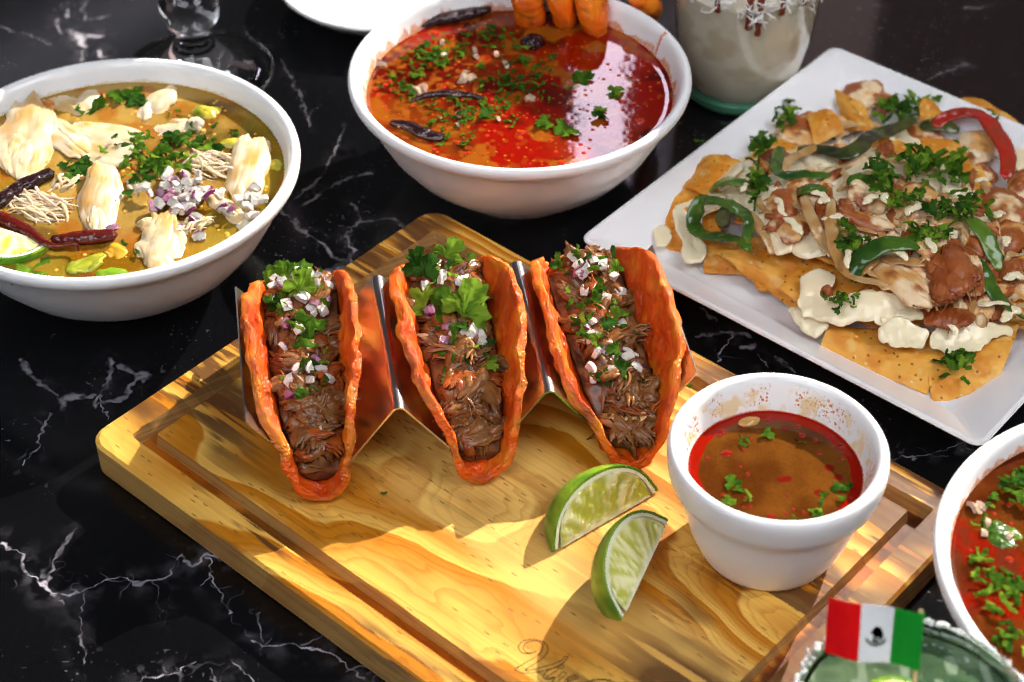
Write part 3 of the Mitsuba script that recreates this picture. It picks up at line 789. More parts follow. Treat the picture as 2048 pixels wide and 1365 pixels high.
def make_taco(label, sh, seed, fill, extras, cheese=()):
    """fill(s) -> how far up the shell (in metres of shell) the meat reaches, s from -1 (front) to 1"""
    r_ = np.random.default_rng(seed)
    t = thing('taco', label, 'taco')
    m, c = sh.mesh()
    part(t, 'shell', m, 'fried_shell', True, c)
    # the body of the meat: a loft between the two walls
    ns, nt = 60, 27
    S = np.linspace(-.84, .84, ns)
    rows, tops = [], []
    for sv in S:
        lim = math.sqrt(max(1 - sv * sv, 0.02)) * sh.R * .93
        tf = min(fill(sv), lim) * (.42 + .58 * ramp01(sv, -.84, -.50)) * (.55 + .45 * ramp01(-sv, -.84, -.60))
        tq = np.linspace(-tf, tf, nt)
        P = sh.local(np.full(nt, sv * sh.R), tq)
        ctr = np.array([0, 0, sh.R * .9]); inward = ctr - P; inward[:, 1] = 0; inward /= np.linalg.norm(inward, axis=1, keepdims=True)
        P = P + inward * .0022
        a, b = P[-1], P[0]
        w = np.linspace(0, 1, nt)[1:-1]
        top = a + (b - a) * w[:, None]
        wv = meshkit.fbm(np.c_[top[:, :2] * 130, w * 0 + seed], 3, seed)
        top[:, 2] += (.006 * np.sin(np.pi * w) + .011 * (wv - .5) + .0045 * (meshkit.noise(np.c_[top[:, 0] * 800 + wv * 12, top[:, 1] * 160, w * 0], seed) - .5)) * np.minimum(1, 5 * w * (1 - w))
        rows.append(np.vstack([P, top])); tops.append((a, b))
    rows = np.array(rows); k = rows.shape[1]
    V = np.vstack([sh.world(rows.reshape(-1, 3)), [sh.world(rows[0].mean(0))], [sh.world(rows[-1].mean(0))]])
    i, j = np.meshgrid(np.arange(ns - 1), np.arange(k), indexing='ij'); jn = (j + 1) % k
    A, B, C, D = i * k + j, i * k + jn, (i + 1) * k + jn, (i + 1) * k + j
    q = np.arange(k)
    Fc = np.vstack([np.stack([A, B, C], -1).reshape(-1, 3), np.stack([A, C, D], -1).reshape(-1, 3), np.c_[(q + 1) % k, q, q * 0 + len(V) - 2], np.c_[(ns - 1) * k + q, (ns - 1) * k + (q + 1) % k, q * 0 + len(V) - 1]])
    body = trimesh.Trimesh(V, Fc, process=False)
    if body.volume < 0: body.invert()
    f = meshkit.fbm(V * 260, 3, seed)
    part(t, 'beef_filling', body, 'beef', True, np.clip(blend(np.array([.085, .032, .014]) + V * 0, np.array([.23, .105, .045]), ramp01(f, .35, .65)), 0, 1))

    def top(sv, w, lift=0.0):
        """point on the meat: sv -1..1 front to back, w 0..1 from the right wall to the left"""
        x = (sv + .84) / 1.68 * (ns - 1); i0 = int(np.clip(math.floor(x), 0, ns - 2)); f_ = x - i0
        a = tops[i0][0] * (1 - f_) + tops[i0 + 1][0] * f_; b = tops[i0][1] * (1 - f_) + tops[i0 + 1][1] * f_
        p = a + (b - a) * w
        p = p + [0, 0, .006 * math.sin(math.pi * w) + lift]
        return sh.world(p)
    # torn beef
    for k_ in range(extras.get('beef', 34) * 2):
        sv = r_.uniform(-.84, .80); w = r_.uniform(.06, .94)
        if k_ < 16: sv = r_.uniform(-.84, -.55); w = r_.uniform(.2, .8)
        big = r_.random() < .45
        m, c = shred(r_.uniform(.010, .020) * (1.2 if big else 1), r_.uniform(.00045, .0008) * (1.7 if big else 1), seed * 100 + k_, 9 if big else 6, r_.uniform(.4, 1.1))
        if k_ % 6 < 5: m, c = fibre_slab(r_.uniform(.010, .020), r_.uniform(.006, .011), r_.uniform(.0022, .0042), seed * 100 + k_)
        red = r_.random() < extras.get('red', .25)
        if red: c = np.clip(c * [1.35, .70, .35], 0, 1)
        nrm = np.array([r_.normal(0, .35), -0.30 + r_.normal(0, .30), 1.0])
        part(t, 'beef_shred' if k_ % 6 > 4 else 'beef_chunk', moved(m, top(sv, w, r_.uniform(0, .0035)), nrm, r_.uniform(0, 6.28)), 'beef', True, c)
    for sv, w, l, kind in extras.get('onion', ()):
        a = r_.uniform(.0038, .0060) * kind
        m, c = onion_piece(a, a * r_.uniform(.55, .9), r_.uniform(.0016, .0028), seed * 50 + int(1000 * (sv + 2)))
        part(t, 'onion_piece', moved(m, top(sv, w, l), (r_.normal(0, .5), -.45 + r_.normal(0, .35), 1), r_.uniform(0, 6.28)), 'onion', False, c)
    for e, (sv, w, l, size, kind, tone, nx, ny, yaw) in enumerate(extras.get('leaf', ())):
        s_ = seed * 70 + e
        m = leaf(size, s_, 3, .7, 34) if kind == 'leaf' else (leaf_bit(size, size * .4, s_) if kind == 'bit' else sprig(size, s_))
        part(t, 'cilantro_leaf' if kind != 'bit' else 'cilantro_strip', moved(m, top(sv, w, l), (nx, ny, 1), yaw), LEAVES[tone], True)
    for e, (sv, w, l, size) in enumerate(cheese):
        b = blob((size * 1.15, size * .75, size * .17), seed * 9 + e, .16, 1.5, 4)
        part(t, 'melted_cheese', moved(b, top(sv, w, l), (r_.normal(0, .2), -.3, 1), r_.uniform(0, 6)), 'cheese')
    return t, top


def scatter_green(seed, n, tones=(.35, .4, .25), smin=-.5, smax=.8, size=(.0036, .0068)):
    r_ = np.random.default_rng(seed)
    return [(r_.uniform(smin, smax), r_.uniform(.08, .92), r_.uniform(.0035, .0085), r_.uniform(*size), 'bit' if r_.random() < .7 else 'leaf', int(r_.choice(3, p=tones)),
             r_.normal(0, .5), -.4 + r_.normal(0, .4), r_.uniform(0, 6.28)) for _ in range(n)]


def trough(i, fwd):
    b = HM + HA * (i * HS) - HB * fwd
    return np.array([b[0], b[1], TB + .0036])


sh1 = Shell(trough(-1, -.003) - np.array([.002, 0, 0]), -.02, .0635, 11, .36, .28, -.08, -.045, (-.10, .05), .05)
sh2 = Shell(trough(0, -.003), .03, .0635, 23, .36, .32, .0, .0, (.1, .1), .05)
sh3 = Shell(trough(1, -.001) + np.array([.0004, 0, .0004]), .05, .0630, 37, .45, .43, .05, -.02, (-.15, .0), .06)
r0 = np.random.default_rng(5)
ONI = lambda n, s0, s1, sd: [(float(np.random.default_rng(sd + k).uniform(s0, s1)), float(np.random.default_rng(sd + 50 + k).uniform(.12, .88)), float(np.random.default_rng(sd + 90 + k).uniform(.002, .006)), float(np.random.default_rng(sd + 20 + k).uniform(.8, 1.25))) for k in range(n)]
taco1, top1 = make_taco('leftmost taco in the rack, topped with diced onion and cilantro', sh1, 3, lambda s: .034 + .009 * np.clip(s, -1, 1),
                        dict(beef=44, onion=ONI(34, -.45, .75, 100) + [(-.78, .45, .003, 1.1), (-.70, .40, .004, 1.1), (-.30, .72, .004, 1.5), (-.15, .35, .004, .9)],
                             leaf=scatter_green(41, 50) + [(.80, .86, .008, .0125, 'leaf', 1, -.3, -.3, 2.0), (.78, .78, .010, .011, 'leaf', 1, .2, -.5, .6), (.72, .93, .006, .010, 'leaf', 0, -.5, -.2, 3.0), (.42, .5, .007, .010, 'leaf', 0, 0, -.5, 1.5), (.2, .35, .006, .010, 'leaf', 1, .2, -.5, 4.4), (-.05, .5, .005, .011, 'bit', 1, 0, -.4, .3)]))
taco2, top2 = make_taco('middle taco in the rack, with a large cilantro leaf in front', sh2, 4, lambda s: .035 + .009 * np.clip(s, -1, 1),
                        dict(beef=44, red=.12, onion=ONI(30, -.35, .8, 300) + [(-.05, .30, .004, 1.6), (-.12, .22, .003, 1.3)],
                             leaf=scatter_green(42, 38) + [(.02, .42, .008, .0150, 'leaf', 0, .25, -.75, 1.35), (.10, .52, .007, .0115, 'leaf', 1, -.2, -.7, 2.2), (.55, .86, .008, .010, 'leaf', 2, -.5, -.5, 1.6), (.46, .80, .008, .009, 'leaf', 2, -.2, -.6, 1.2), (.75, .45, .008, .010, 'leaf', 0, 0, -.5, 1.), (.25, .85, .006, .010, 'leaf', 0, -.3, -.5, 2.4), (-.1, .62, .006, .010, 'bit', 1, 0, -.7, 1.6)]))
taco3, top3 = make_taco('rightmost taco in the rack, opened wide with melted cheese', sh3, 5, lambda s: .032 + .007 * np.clip(s, -1, 1),
                        dict(beef=40, red=.18, onion=ONI(34, -.5, .7, 500), leaf=scatter_green(43, 64, (.3, .45, .25), -.55, .75)),
                        cheese=[(-.72, .5, -.0012, .0085), (-.66, .30, -.0012, .007)])
# burnt lace of cheese at the front of the right taco
lace = cat([blob((.0026, .0024, .0016), 900 + i, .4, 2.5, 2).apply_translation(at(1306 + dx, 866 + dy, TB + .008 + dz)) for i, (dx, dy, dz) in enumerate(((0, 0, 0), (14, -7, .001), (8, 5, -.001), (-12, 12, 0), (-25, 22, -.001), (20, 0, .001)))])
pbr('burnt_cheese', (0.20, 0.022, 0.005), 0.3, 0.5)
part(taco3, 'burnt_cheese', lace, 'burnt_cheese', True)

# ------------------------------------------------------------------ lime wedges
def lime_rind(p, n, uv):
    return mix((0.060, 0.175, 0.012), (0.20, 0.33, 0.022), smoothstep(0.38, 0.68, fbm(p.x * 80, p.y * 80, p.z * 80)))


pbr('lime_rind', proc(lime_rind), 0.28, 0.5, lambda p, n, uv: noise(p.x * 1100, p.y * 1100, p.z * 1100), 0.00035)
pbr('lime_pith', (0.70, 0.72, 0.50), 0.5, 0.3)
pbr('lime_flesh', 'vc', 0.14, 0.5, lambda p, n, uv: noise(p.x * 900, p.y * 900, p.z * 900) + fbm(p.x * 260, p.y * 260, p.z * 260), 0.0003)


def lime_wedge(label, A, B, nh, a_bot, a_top, R, seed, name='lime_wedge'):
    """A, B: ends of the core edge; nh: level direction from the core to the rind; the wedge spans a_bot..a_top (degrees up from nh)"""
    A, B = np.asarray(A, float), np.asarray(B, float)
    ax = (B - A) / np.linalg.norm(B - A); L = np.linalg.norm(B - A) / 2; mid = (A + B) / 2
    nh = np.asarray(nh, float); nh = nh - ax * (nh @ ax); nh /= np.linalg.norm(nh)
    up = np.cross(ax, nh); up *= np.sign(up[2])
    t = thing(name, label, 'lime wedge')
    nf, nt = 41, 21
    ph = np.linspace(-np.pi / 2, np.pi / 2, nf); th = np.radians(np.linspace(a_bot, a_top, nt))

    def surf(rr, Lx, dth=0.0):
        F_, T_ = np.meshgrid(ph, th, indexing='ij')
        tip = 1 + .05 * np.exp(-((np.abs(F_) - np.pi / 2) / .16) ** 2)
        rad = rr * np.maximum(np.cos(F_), 0.02) ** .92
        return mid + (Lx * tip * np.sin(F_))[..., None] * ax + rad[..., None] * (np.cos(T_)[..., None] * nh + np.sin(T_)[..., None] * up)
    P = surf(R - .0006, L - .0004)
    c = mid
    def outn(P):
        n = grid_normals(P); s = np.sign(np.nanmedian((n * (P - c)).sum(-1))); return n * s, s
    for nm, rr, Lx, tk, bs in (('rind', R - .0006, L - .0003, .0012, 'lime_rind'), ('pith', R - .0020, L - .0020, .0016, 'lime_pith')):
        P = surf(rr, Lx); N, s = outn(P)
        N[0] = -ax; N[-1] = ax
        m = sheet(P, N, tk)
        if m.volume < 0: m.invert()
        part(t, nm, m, bs, 40)
    # flesh: solid wedge, its two cut faces gridded so that cells and membranes colour them
    rf, Lf = R - .0027, L - .0034
    nr, nc = 14, 45
    ph2 = np.linspace(-np.pi / 2 + .05, np.pi / 2 - .05, nc)
    V, C, Fs = [], [], []
    r_ = np.random.default_rng(seed)
    for k, an in enumerate((th[0], th[-1])):
        d = math.cos(an) * nh + math.sin(an) * up
        dn = -math.sin(an) * nh + math.cos(an) * up
        q = np.linspace(0, 1, nr)
        rad = q[:, None] * rf * np.cos(ph2)[None] ** .92
        xx = Lf * np.sin(ph2)[None] + 0 * rad
        cell = meshkit.noise(np.stack([np.arctan2(xx, rad + .010) * 14, q[:, None] * 2.2 + 0 * xx, 0 * xx + seed + k], -1), seed)
        lift = (cell - .5) * .0011 * np.sin(np.pi * np.clip(q, 0, 1))[:, None] + .0004 * r_.normal(0, .5, rad.shape) * (q > .05)[:, None]
        G = mid + xx[..., None] * ax + rad[..., None] * d + (lift * (1 if k else -1))[..., None] * dn
        i, j = np.meshgrid(np.arange(nr - 1), np.arange(nc - 1), indexing='ij'); o = sum(len(v) for v in V)
        a_, b_, c_, d_ = i * nc + j, i * nc + j + 1, (i + 1) * nc + j + 1, (i + 1) * nc + j
        f = np.vstack([np.stack([a_, b_, c_], -1).reshape(-1, 3), np.stack([a_, c_, d_], -1).reshape(-1, 3)])
        n0_ = np.cross(G[1, 1] - G[1, 0], G[2, 0] - G[1, 0])
        if (n0_ @ dn) * (1 if k else -1) < 0: f = f[:, ::-1]
        Fs.append(f + o); V.append(G.reshape(-1, 3))
        core = np.exp(-(q * 9) ** 2)[:, None] + 0 * xx
        col = blend(np.array([.47, .49, .060]) + np.zeros((nr * nc, 3)), np.array([.86, .84, .45]), ramp01(cell.ravel(), .35, .75))
        col = blend(col, np.array([.74, .74, .52]), np.clip(core.ravel() + .8 * ramp01(q.repeat(nc), .965, 1.0), 0, 1))
        C.append(col)
    fl = trimesh.Trimesh(np.vstack(V), np.vstack(Fs), process=False)
    part(t, 'flesh', fl, 'lime_flesh', True, np.clip(np.vstack(C), 0, 1))
    return t


scene['mat_lime_flesh'] = {'type': 'twosided', 'bsdf': scene['mat_lime_flesh']}
A, B = at(1112, 1103, TB + .001), at(1312, 987, TB + .001)
lime_wedge('lime wedge lying on the board behind the other, cut face up', A, B, (-.6, .8, 0), 3, 66, .0245, 3)
A, B = at(1247, 1236, TB + .0142), at(1336, 1046, TB + .0142)
lime_wedge('front lime wedge on the board, standing on its dark green rind', A, B, (-.92, .40, 0), -38, 42, .0225, 5)


# ------------------------------------------------------------------ soup contents
def on(bowl, px, py, dz=0.0):
    return at(px, py, (BOWLS[bowl]['zl'] if bowl in BOWLS else CUP['zl']) + dz)


def px_len(px, z):
    """metres for a length of px photograph pixels at soup height, near the middle of the photo"""
    return px


CH_W, CH_T, CH_B = np.array([.66, .54, .37]), np.array([.55, .37, .15]), np.array([.30, .12, .035])


def chicken_color(v, seed, brown=.0):
    f = meshkit.fbm(v * 120 + seed, 3, seed); g = meshkit.fbm(v * 60 + 3 * seed, 3, seed + 1)
    c = blend(CH_W + v * 0, CH_T, ramp01(f, .40, .66))
    c = blend(c, np.array([.62, .30, .05]), ramp01(g, .56, .70) * .6)
    if brown: c = blend(c, CH_B, ramp01(g + brown * .35, .58, .72) * min(1, brown + .3))
    return np.clip(c, 0, 1)


def ray_dirs(z, px, py):
    o = at(px, py, z)
    return o, (at(px + 10, py, z) - o) / 10, (at(px, py + 10, z) - o) / 10


def chunk(bowl, label, px, py, w, h, ang, tall, seed, name='chicken_piece', catg='chicken', bsdf='chicken', colfn=None, sink=.25, fibre=.5, square=0, brown=0.0):
    """a lump whose footprint at the soup surface is about w x h pixels, turned by ang degrees"""
    z = BOWLS[bowl]['zl']
    o, ex, ey = ray_dirs(z, px, py)
    a = math.radians(ang)
    u = ex * math.cos(a) + ey * math.sin(a); v = -ex * math.sin(a) + ey * math.cos(a)
    m = blob((1, 1, 1), seed, .15, 1.3, 4, fibre * .45, square)
    q = np.asarray(m.vertices)
    m.vertices = o + q[:, :1] * u * w / 2 + q[:, 1:2] * v * h / 2 + np.c_[q[:, 0] * 0, q[:, 0] * 0, q[:, 2] * tall / 2 + tall * (.5 - sink) * .6]
    if m.volume < 0: m.invert()
    k = thing(name, label, catg)
    return put(k, m, bsdf, True, (colfn or (lambda x: chicken_color(x, seed, brown)))(np.asarray(m.vertices)) if bsdf != 'green_pepper_soft' else None)


def chicken_strands(bowl, label, px, py, w, h, ang, n, seed):
    z = BOWLS[bowl]['zl']
    o, ex, ey = ray_dirs(z, px, py)
    r_ = np.random.default_rng(seed)
    ms, cs = [], []
    for i in range(int(n * 1.7)):
        a = math.radians(ang + r_.normal(0, 13))
        u = ex * math.cos(a) + ey * math.sin(a); v = np.array([-u[1], u[0], 0])
        c = o + ex * r_.uniform(-.5, .5) * w * .6 + ey * r_.uniform(-.5, .5) * h * .8 + [0, 0, r_.uniform(-.0014, .0014)]
        L = w * r_.uniform(.35, .75)
        b = r_.normal(0, .18)
        pts = [c + u * L * s + v * L * b * (s * s * 4 - .5) + [0, 0, .0012 - .006 * s * s + r_.normal(0, .0006)] for s in (-.5, -.25, 0, .25, .5)]
        m = tube(pts, np.array([.4, 1, 1, .9, .4]) * r_.uniform(.0005, .0013), 6, .55, n=10)
        ms.append(m); cs.append(np.tile(CH_W * r_.uniform(.85, 1.08) * [1, r_.uniform(.88, 1), r_.uniform(.75, 1)], (len(m.vertices), 1)))
    k = thing('shredded_chicken', label, 'chicken')
    put(k, cat(ms), 'chicken', True, np.clip(np.vstack(cs), 0, 1))


def flake(label, px, py, w, h, ang, tilt, thick, seed, roll=0.0, dz=.001, z=None, fine=.0009, colfn=None, group=None, strands=0, name='chicken_piece', catg='chicken', mat='chicken'):
    """torn slice of chicken: fibres run along its width w; tilt (metres) lifts the far end, so the other sinks"""
    z = BOWLS['chicken']['zl'] if z is None else z
    o, ex, ey = ray_dirs(z, px, py)
    al = math.radians(ang)
    u = ex * math.cos(al) + ey * math.sin(al); v = -ex * math.sin(al) + ey * math.cos(al)
    r_ = np.random.default_rng(seed)
    na, nb = 34, 40
    a, b = np.meshgrid(np.linspace(-1, 1, na), np.linspace(-1, 1, nb), indexing='ij')
    fringe = 1 + .32 * (meshkit.noise(np.stack([b * 1.7 + 3, np.sign(a) * 2 + seed, b * 0], -1), seed) - .5) + .10 * (meshkit.noise(np.stack([b * 19, np.sign(a) + seed, b * 0], -1), seed + 1) - .5)
    side = 1 + .60 * (meshkit.fbm(np.stack([a * 1.6, b * 0 + seed, np.sign(b)], -1), 3, seed) - .5)
    X = a * fringe * np.sqrt(1 - .46 * b * b); Y = b * side * np.sqrt(1 - .48 * a * a)
    fib = meshkit.noise(np.stack([a * 1.2 + seed, b * 5 + 2.6 * meshkit.noise(np.stack([a * 2, b * 2, 0 * a], -1), seed), 0 * a], -1), seed) + .6 * meshkit.noise(np.stack([a * 2.2, b * 21, 0 * a + seed], -1), seed)
    kx = 1 if fine < .0012 else 2.0
    tilt, roll = (tilt * .38, roll * .4) if z < .061 else (tilt, roll)
    Z = tilt * X + roll * Y - kx * .0022 * X * X * r_.uniform(-.5, 1.2) - kx * .0030 * Y * Y * r_.uniform(.2, 1.2) + fine * (fib - .8) + .0030 * (meshkit.fbm(np.stack([a * 1.4, b * 1.4, 0 * a + seed], -1), 2, seed) - .5) + dz
    P = o + (X * w / 2)[..., None] * u + (Y * h / 2)[..., None] * v + Z[..., None] * np.array([0, 0, 1.0])
    N = grid_normals(P); N *= np.sign(N[..., 2:3])
    e = np.clip(1 - np.maximum(np.abs(a), np.abs(b)) ** 2.5, 0, 1) ** .6
    m = sheet(P, N, thick * (.14 + .86 * e))
    if m.volume < 0: m.invert()
    nv = len(m.vertices)
    if strands:
        fr_ = []
        for k in range(strands):
            i0 = int(r_.choice((2, na - 3))); j0 = int(r_.integers(3, nb - 3)); q = P[i0, j0]; sg = 1 if i0 > 5 else -1
            L = np.linalg.norm(u) * w * r_.uniform(.12, .30); uu = u / np.linalg.norm(u) * sg; vv_ = v / np.linalg.norm(v)
            b_ = r_.normal(0, .35)
            fr_.append(tube([q - uu * L * .4, q + [0, 0, .0004], q + uu * L * .5 + vv_ * L * b_ * .4 - [0, 0, .0006], q + uu * L + vv_ * L * b_ - [0, 0, .002]], np.array([.8, 1, .8, .35]) * r_.uniform(.0004, .0008), 5, .8, n=8))
        m = cat([m] + fr_)
    c = (colfn or (lambda q: chicken_color(q, seed)))(np.asarray(m.vertices))
    c[:nv] = c[:nv] * (.86 + .24 * np.concatenate([fib.ravel(), fib.ravel()])[:, None] / 1.6)
    return m, np.clip(c, 0, 1)


def torn(label, px, py, w, h, ang, tilt, thick, seed, roll=0.0, dz=.001, z=None, fine=.0007, colfn=None, group=None, strands=0, name='chicken_piece', catg='chicken', mat='chicken'):
    r_ = np.random.default_rng(seed + 77)
    got = []
    big = z is None and w * h > 4200
    for k in range(3 if big else 1):
        f = (1, .62, .55)[k] if big else 1
        al = math.radians(ang)
        ox, oy = (0, 0) if k == 0 else ((-1, 1)[k - 1] * w * .24, r_.uniform(-.22, .22) * h)
        got.append(flake(label, px + ox * math.cos(al) - oy * math.sin(al), py + ox * math.sin(al) + oy * math.cos(al), w * f * (.92 if big else 1), h * f, ang + (r_.uniform(-38, 38) if k else 0),
                         tilt if k == 0 else r_.uniform(-.006, .006), thick * (1, .7, .7)[k], seed + 31 * k, roll, dz * (.72, .5, .5)[k] if big else dz, z, fine, colfn, group, strands))
    put(thing(name, label, catg, group), cat([m for m, c in got]), mat, True, np.vstack([c for m, c in got]))


torn('large flat slice of white chicken at the left side of the yellow soup', 58, 282, 165, 125, 100, -.005, .0045, 11, .002, dz=.0030)
torn('broad pale chicken slab mostly sunk beside the large flat slice', 182, 282, 215, 100, 12, .002, .0030, 12, .001, dz=.0008)
torn('small chicken lump near the far wall of the yellow soup', 172, 208, 66, 44, -40, .005, .005, 13, dz=.0012)
torn('pale chicken flake left of the small lump by the far wall', 130, 208, 80, 36, 15, .003, .003, 14, dz=.0006)
torn('wedge of chicken with a yellow end at the far side of the yellow soup', 315, 207, 100, 48, -25, .005, .004, 15, dz=.0008)
torn('tiny white chicken cube behind the right end of the cilantro heap', 392, 251, 32, 24, 30, .002, .006, 16)
torn('thin chicken strip half sunk behind the cilantro heap', 335, 258, 110, 34, -12, .003, .0026, 17, dz=.0)
torn('ragged white chicken chunk at the right side of the yellow soup', 497, 350, 150, 80, 102, -.006, .005, 18, .002, dz=.0024)
torn('upright chicken chunk in the middle of the yellow soup left of the onion heap', 205, 402, 138, 84, 98, -.007, .006, 19, .003, dz=.0028)
torn('pale chicken chunk with a blunt end in front of the onion heap', 325, 488, 120, 92, -68, .006, .005, 20, -.002, dz=.0028)
torn('chicken strip right of the onion heap, half under the broth', 455, 415, 104, 46, 38, .003, .003, 21, dz=.0004)
torn('small chicken crumb left of the onion heap', 268, 372, 30, 20, 5, .001, .003, 22)
torn('crumbly chicken bit touching the blunt chunk in front of the onion heap', 292, 452, 32, 20, -20, .001, .005, 23)
chicken_strands('chicken', 'fine shredded chicken between the cilantro heap and the right wall', 418, 330, 105, 46, 12, 34, 31)
chicken_strands('chicken', 'nest of shredded chicken by the dried chillies at the left edge', 82, 412, 130, 46, 14, 40, 32)
chicken_strands('chicken', 'few curled chicken shreds in front of the onion heap', 398, 452, 74, 24, -25, 10, 33)
chicken_strands('chicken', 'loose chicken shreds above the upright chunk', 135, 368, 70, 26, -35, 9, 34)

pbr('avocado', 'vc', 0.25, 0.45)
AV = lambda v: np.clip(blend(np.array([.46, .38, .035]) + v * 0, np.array([.24, .31, .022]), ramp01(meshkit.fbm(v * 70, 2, 3), .40, .62)), 0, 1)
torn('yellow green avocado piece by the far right wall of the yellow soup', 412, 222, 70, 34, 8, .0012, .0028, 41, .0008, .0004, None, .00012, AV, None, 0, 'avocado_piece', 'avocado', 'avocado')
torn('dull green avocado piece in the middle right of the yellow soup', 462, 286, 60, 24, -6, .0012, .0028, 42, .0008, .0004, None, .00012, AV, None, 0, 'avocado_piece', 'avocado', 'avocado')
torn('small avocado corner against the right wall of the yellow soup', 552, 332, 26, 22, 20, .0012, .0028, 43, .0008, .0004, None, .00012, AV, None, 0, 'avocado_piece', 'avocado', 'avocado')
torn('long avocado slice against the near wall of the yellow soup', 172, 530, 84, 30, -18, .0012, .0028, 44, .0008, .0004, None, .00012, AV, None, 0, 'avocado_piece', 'avocado', 'avocado')
torn('green avocado skin side sunk in front of the long slice', 222, 546, 66, 24, -4, .0012, .0028, 45, .0008, .0004, None, .00012, lambda v: AV(v) * [.6, .95, .6], None, 0, 'avocado_piece', 'avocado', 'avocado')
OR = lambda v: np.clip(np.array([.62, .33, .03]) + v * 0, 0, 1)
torn('yellow squash cube in front of the red chilli in the yellow soup', 232, 500, 50, 34, 12, .0012, .0028, 46, .0008, .0004, None, .00012, OR, None, 0, 'squash_piece', 'squash', 'avocado')
torn('orange carrot piece sunk by the far wall of the yellow soup', 196, 190, 60, 22, 12, .0012, .0028, 47, .0008, .0004, None, .00012, lambda v: np.array([.55, .16, .015]) + v * 0, None, 0, 'carrot_piece', 'carrot', 'avocado')
torn('orange carrot piece at the far left of the yellow soup', 88, 212, 66, 24, -8, .0012, .0028, 48, .0008, .0004, None, .00012, lambda v: np.array([.50, .16, .02]) + v * 0, None, 0, 'carrot_piece', 'carrot', 'avocado')
torn('white turnip corner by the near right wall of the yellow soup', 492, 448, 42, 24, -18, .0012, .0028, 49, .0008, .0004, None, .00012, lambda v: np.array([.66, .58, .42]) + v * 0, None, 0, 'turnip_piece', 'turnip', 'avocado')


def chilli_bump(p, n, uv):
    return fbm(p.x * 260, p.y * 260, p.z * 260)


pbr('dried_chilli_red', (0.085, 0.0055, 0.0028), 0.16, 0.5, chilli_bump, 0.0022, clearcoat=0.5, clearcoat_gloss=0.9)
pbr('dried_chilli_dark', (0.018, 0.004, 0.006), 0.16, 0.5, chilli_bump, 0.0022, clearcoat=0.5, clearcoat_gloss=0.9)


def chilli(bowl, label, pts, radii, mat, dz=.002):
    q = [on(bowl, x, y, dz + (p3[0] if p3 else 0)) for x, y, *p3 in pts]
    m = tube(q, radii, 14, .8, n=40)
    v = np.asarray(m.vertices)
    ctr = np.repeat(spline(q, 40), 14, 0)
    d = v[:len(ctr)] - ctr
    v[:len(ctr)] = ctr + d * (1 + .55 * (meshkit.fbm(ctr * 210 + d * 160, 3, len(label)) - .5))[:, None]
    m.vertices = v
    put(thing('dried_chilli', label, 'chilli'), m, mat, True)


chilli('chicken', 'thick blackish dried chilli at the left of the yellow soup', [(-40, 428), (0, 402), (55, 368), (102, 346)], np.array([.9, 1, 1.05, .8]) * .0042, 'dried_chilli_dark', .0025)
chilli('chicken', 'long dark red dried chilli with a curved stalk, above the lime', [(-40, 405), (0, 438), (60, 466), (120, 492), (150, 488, .0005), (157, 502)], np.array([1, 1, 1, .75, .3, .12]) * .0040, 'dried_chilli_red', .004)
chilli('chicken', 'glossy red dried chilli end right of the stalked one', [(105, 478), (150, 477), (200, 473), (228, 470)], np.array([.6, 1, 1.05, .85]) * .0038, 'dried_chilli_red', .0025)

A, B = at(98, 486, .0625), at(-75, 432, .066)
lime_wedge('lime wedge floating in the yellow soup at the left edge', A, B, (.28, -.95, 0), -62, -4, .0215, 9)


FLECKS = []


def inside(bowl, x, y):
    B = BOWLS[bowl]; p = on(bowl, x, y)
    return np.hypot(p[0] - B['c'][0], p[1] - B['c'][1]) < inner_r(B.get('pr', cp), B['zl']) * .93


def greens(bowl, label, group, spots, seed, z0=.0006):
    """each leaf piece is a thing; those that nothing tells apart share the label"""
    r_ = np.random.default_rng(seed)
    for px, py, sx, sy, n, size, tones, kind in spots:
        for i in range(n):
            for _ in range(20):
                x, y = px + r_.normal(0, 1) * sx, py + r_.normal(0, 1) * sy
                if inside(bowl, x, y): break
            s = r_.uniform(.65, 1.25) * size
            m = leaf(s, int(r_.integers(1e6)), 3, .5, 26) if (kind == 'leaf' or r_.random() < .12) else leaf_bit(s * 1.3, s * .5, int(r_.integers(1e6)), .5)
            if bowl == 'shrimp' and len(m.faces) <= 30 and s < .0047:      # the finest flecks: one object
                FLECKS.append(moved(m, on(bowl, x, y, z0 + r_.uniform(0, .0012)), (r_.normal(0, .16), r_.normal(-.06, .16), 1), r_.uniform(0, 6.28)))
                continue
            k = thing('cilantro_leaf' if len(m.faces) > 30 else 'cilantro_strip', label, 'cilantro', group)
            put(k, moved(m, on(bowl, x, y, z0 + r_.uniform(0, .0012) + (.0012 * r_.random() * min(n, 12) / 4 if sx > 20 else 0)), (r_.normal(0, .16), r_.normal(-.06, .16), 1), r_.uniform(0, 6.28)), LEAVES[int(r_.choice(3, p=tones))], True)


def onions(bowl, label, group, spots, seed):
    r_ = np.random.default_rng(seed)
    for px, py, sx, sy, n, size, purple in spots:
        for i in range(n):
            for _ in range(20):
                x, y = px + r_.normal(0, 1) * sx, py + r_.normal(0, 1) * sy
                if inside(bowl, x, y): break
            a = size * r_.uniform(.75, 1.3)
            m, c = onion_piece(a, a * r_.uniform(.45, .7), a * .3, int(r_.integers(1e6)), purple)
            if bowl != 'chicken': c = c * [.78, .58, .44]
            k = thing('onion_piece', label, 'onion', group)
            put(k, moved(m, on(bowl, x, y, .0012 + (r_.uniform(0, .006) if n > 8 else 0)), (r_.normal(0, .5), r_.normal(-.2, .5), 1), r_.uniform(0, 6.28)), 'onion', False, c)


BOWLS['cup'] = CUP; CUP['pr'] = cp; CUP['broth'] = cb


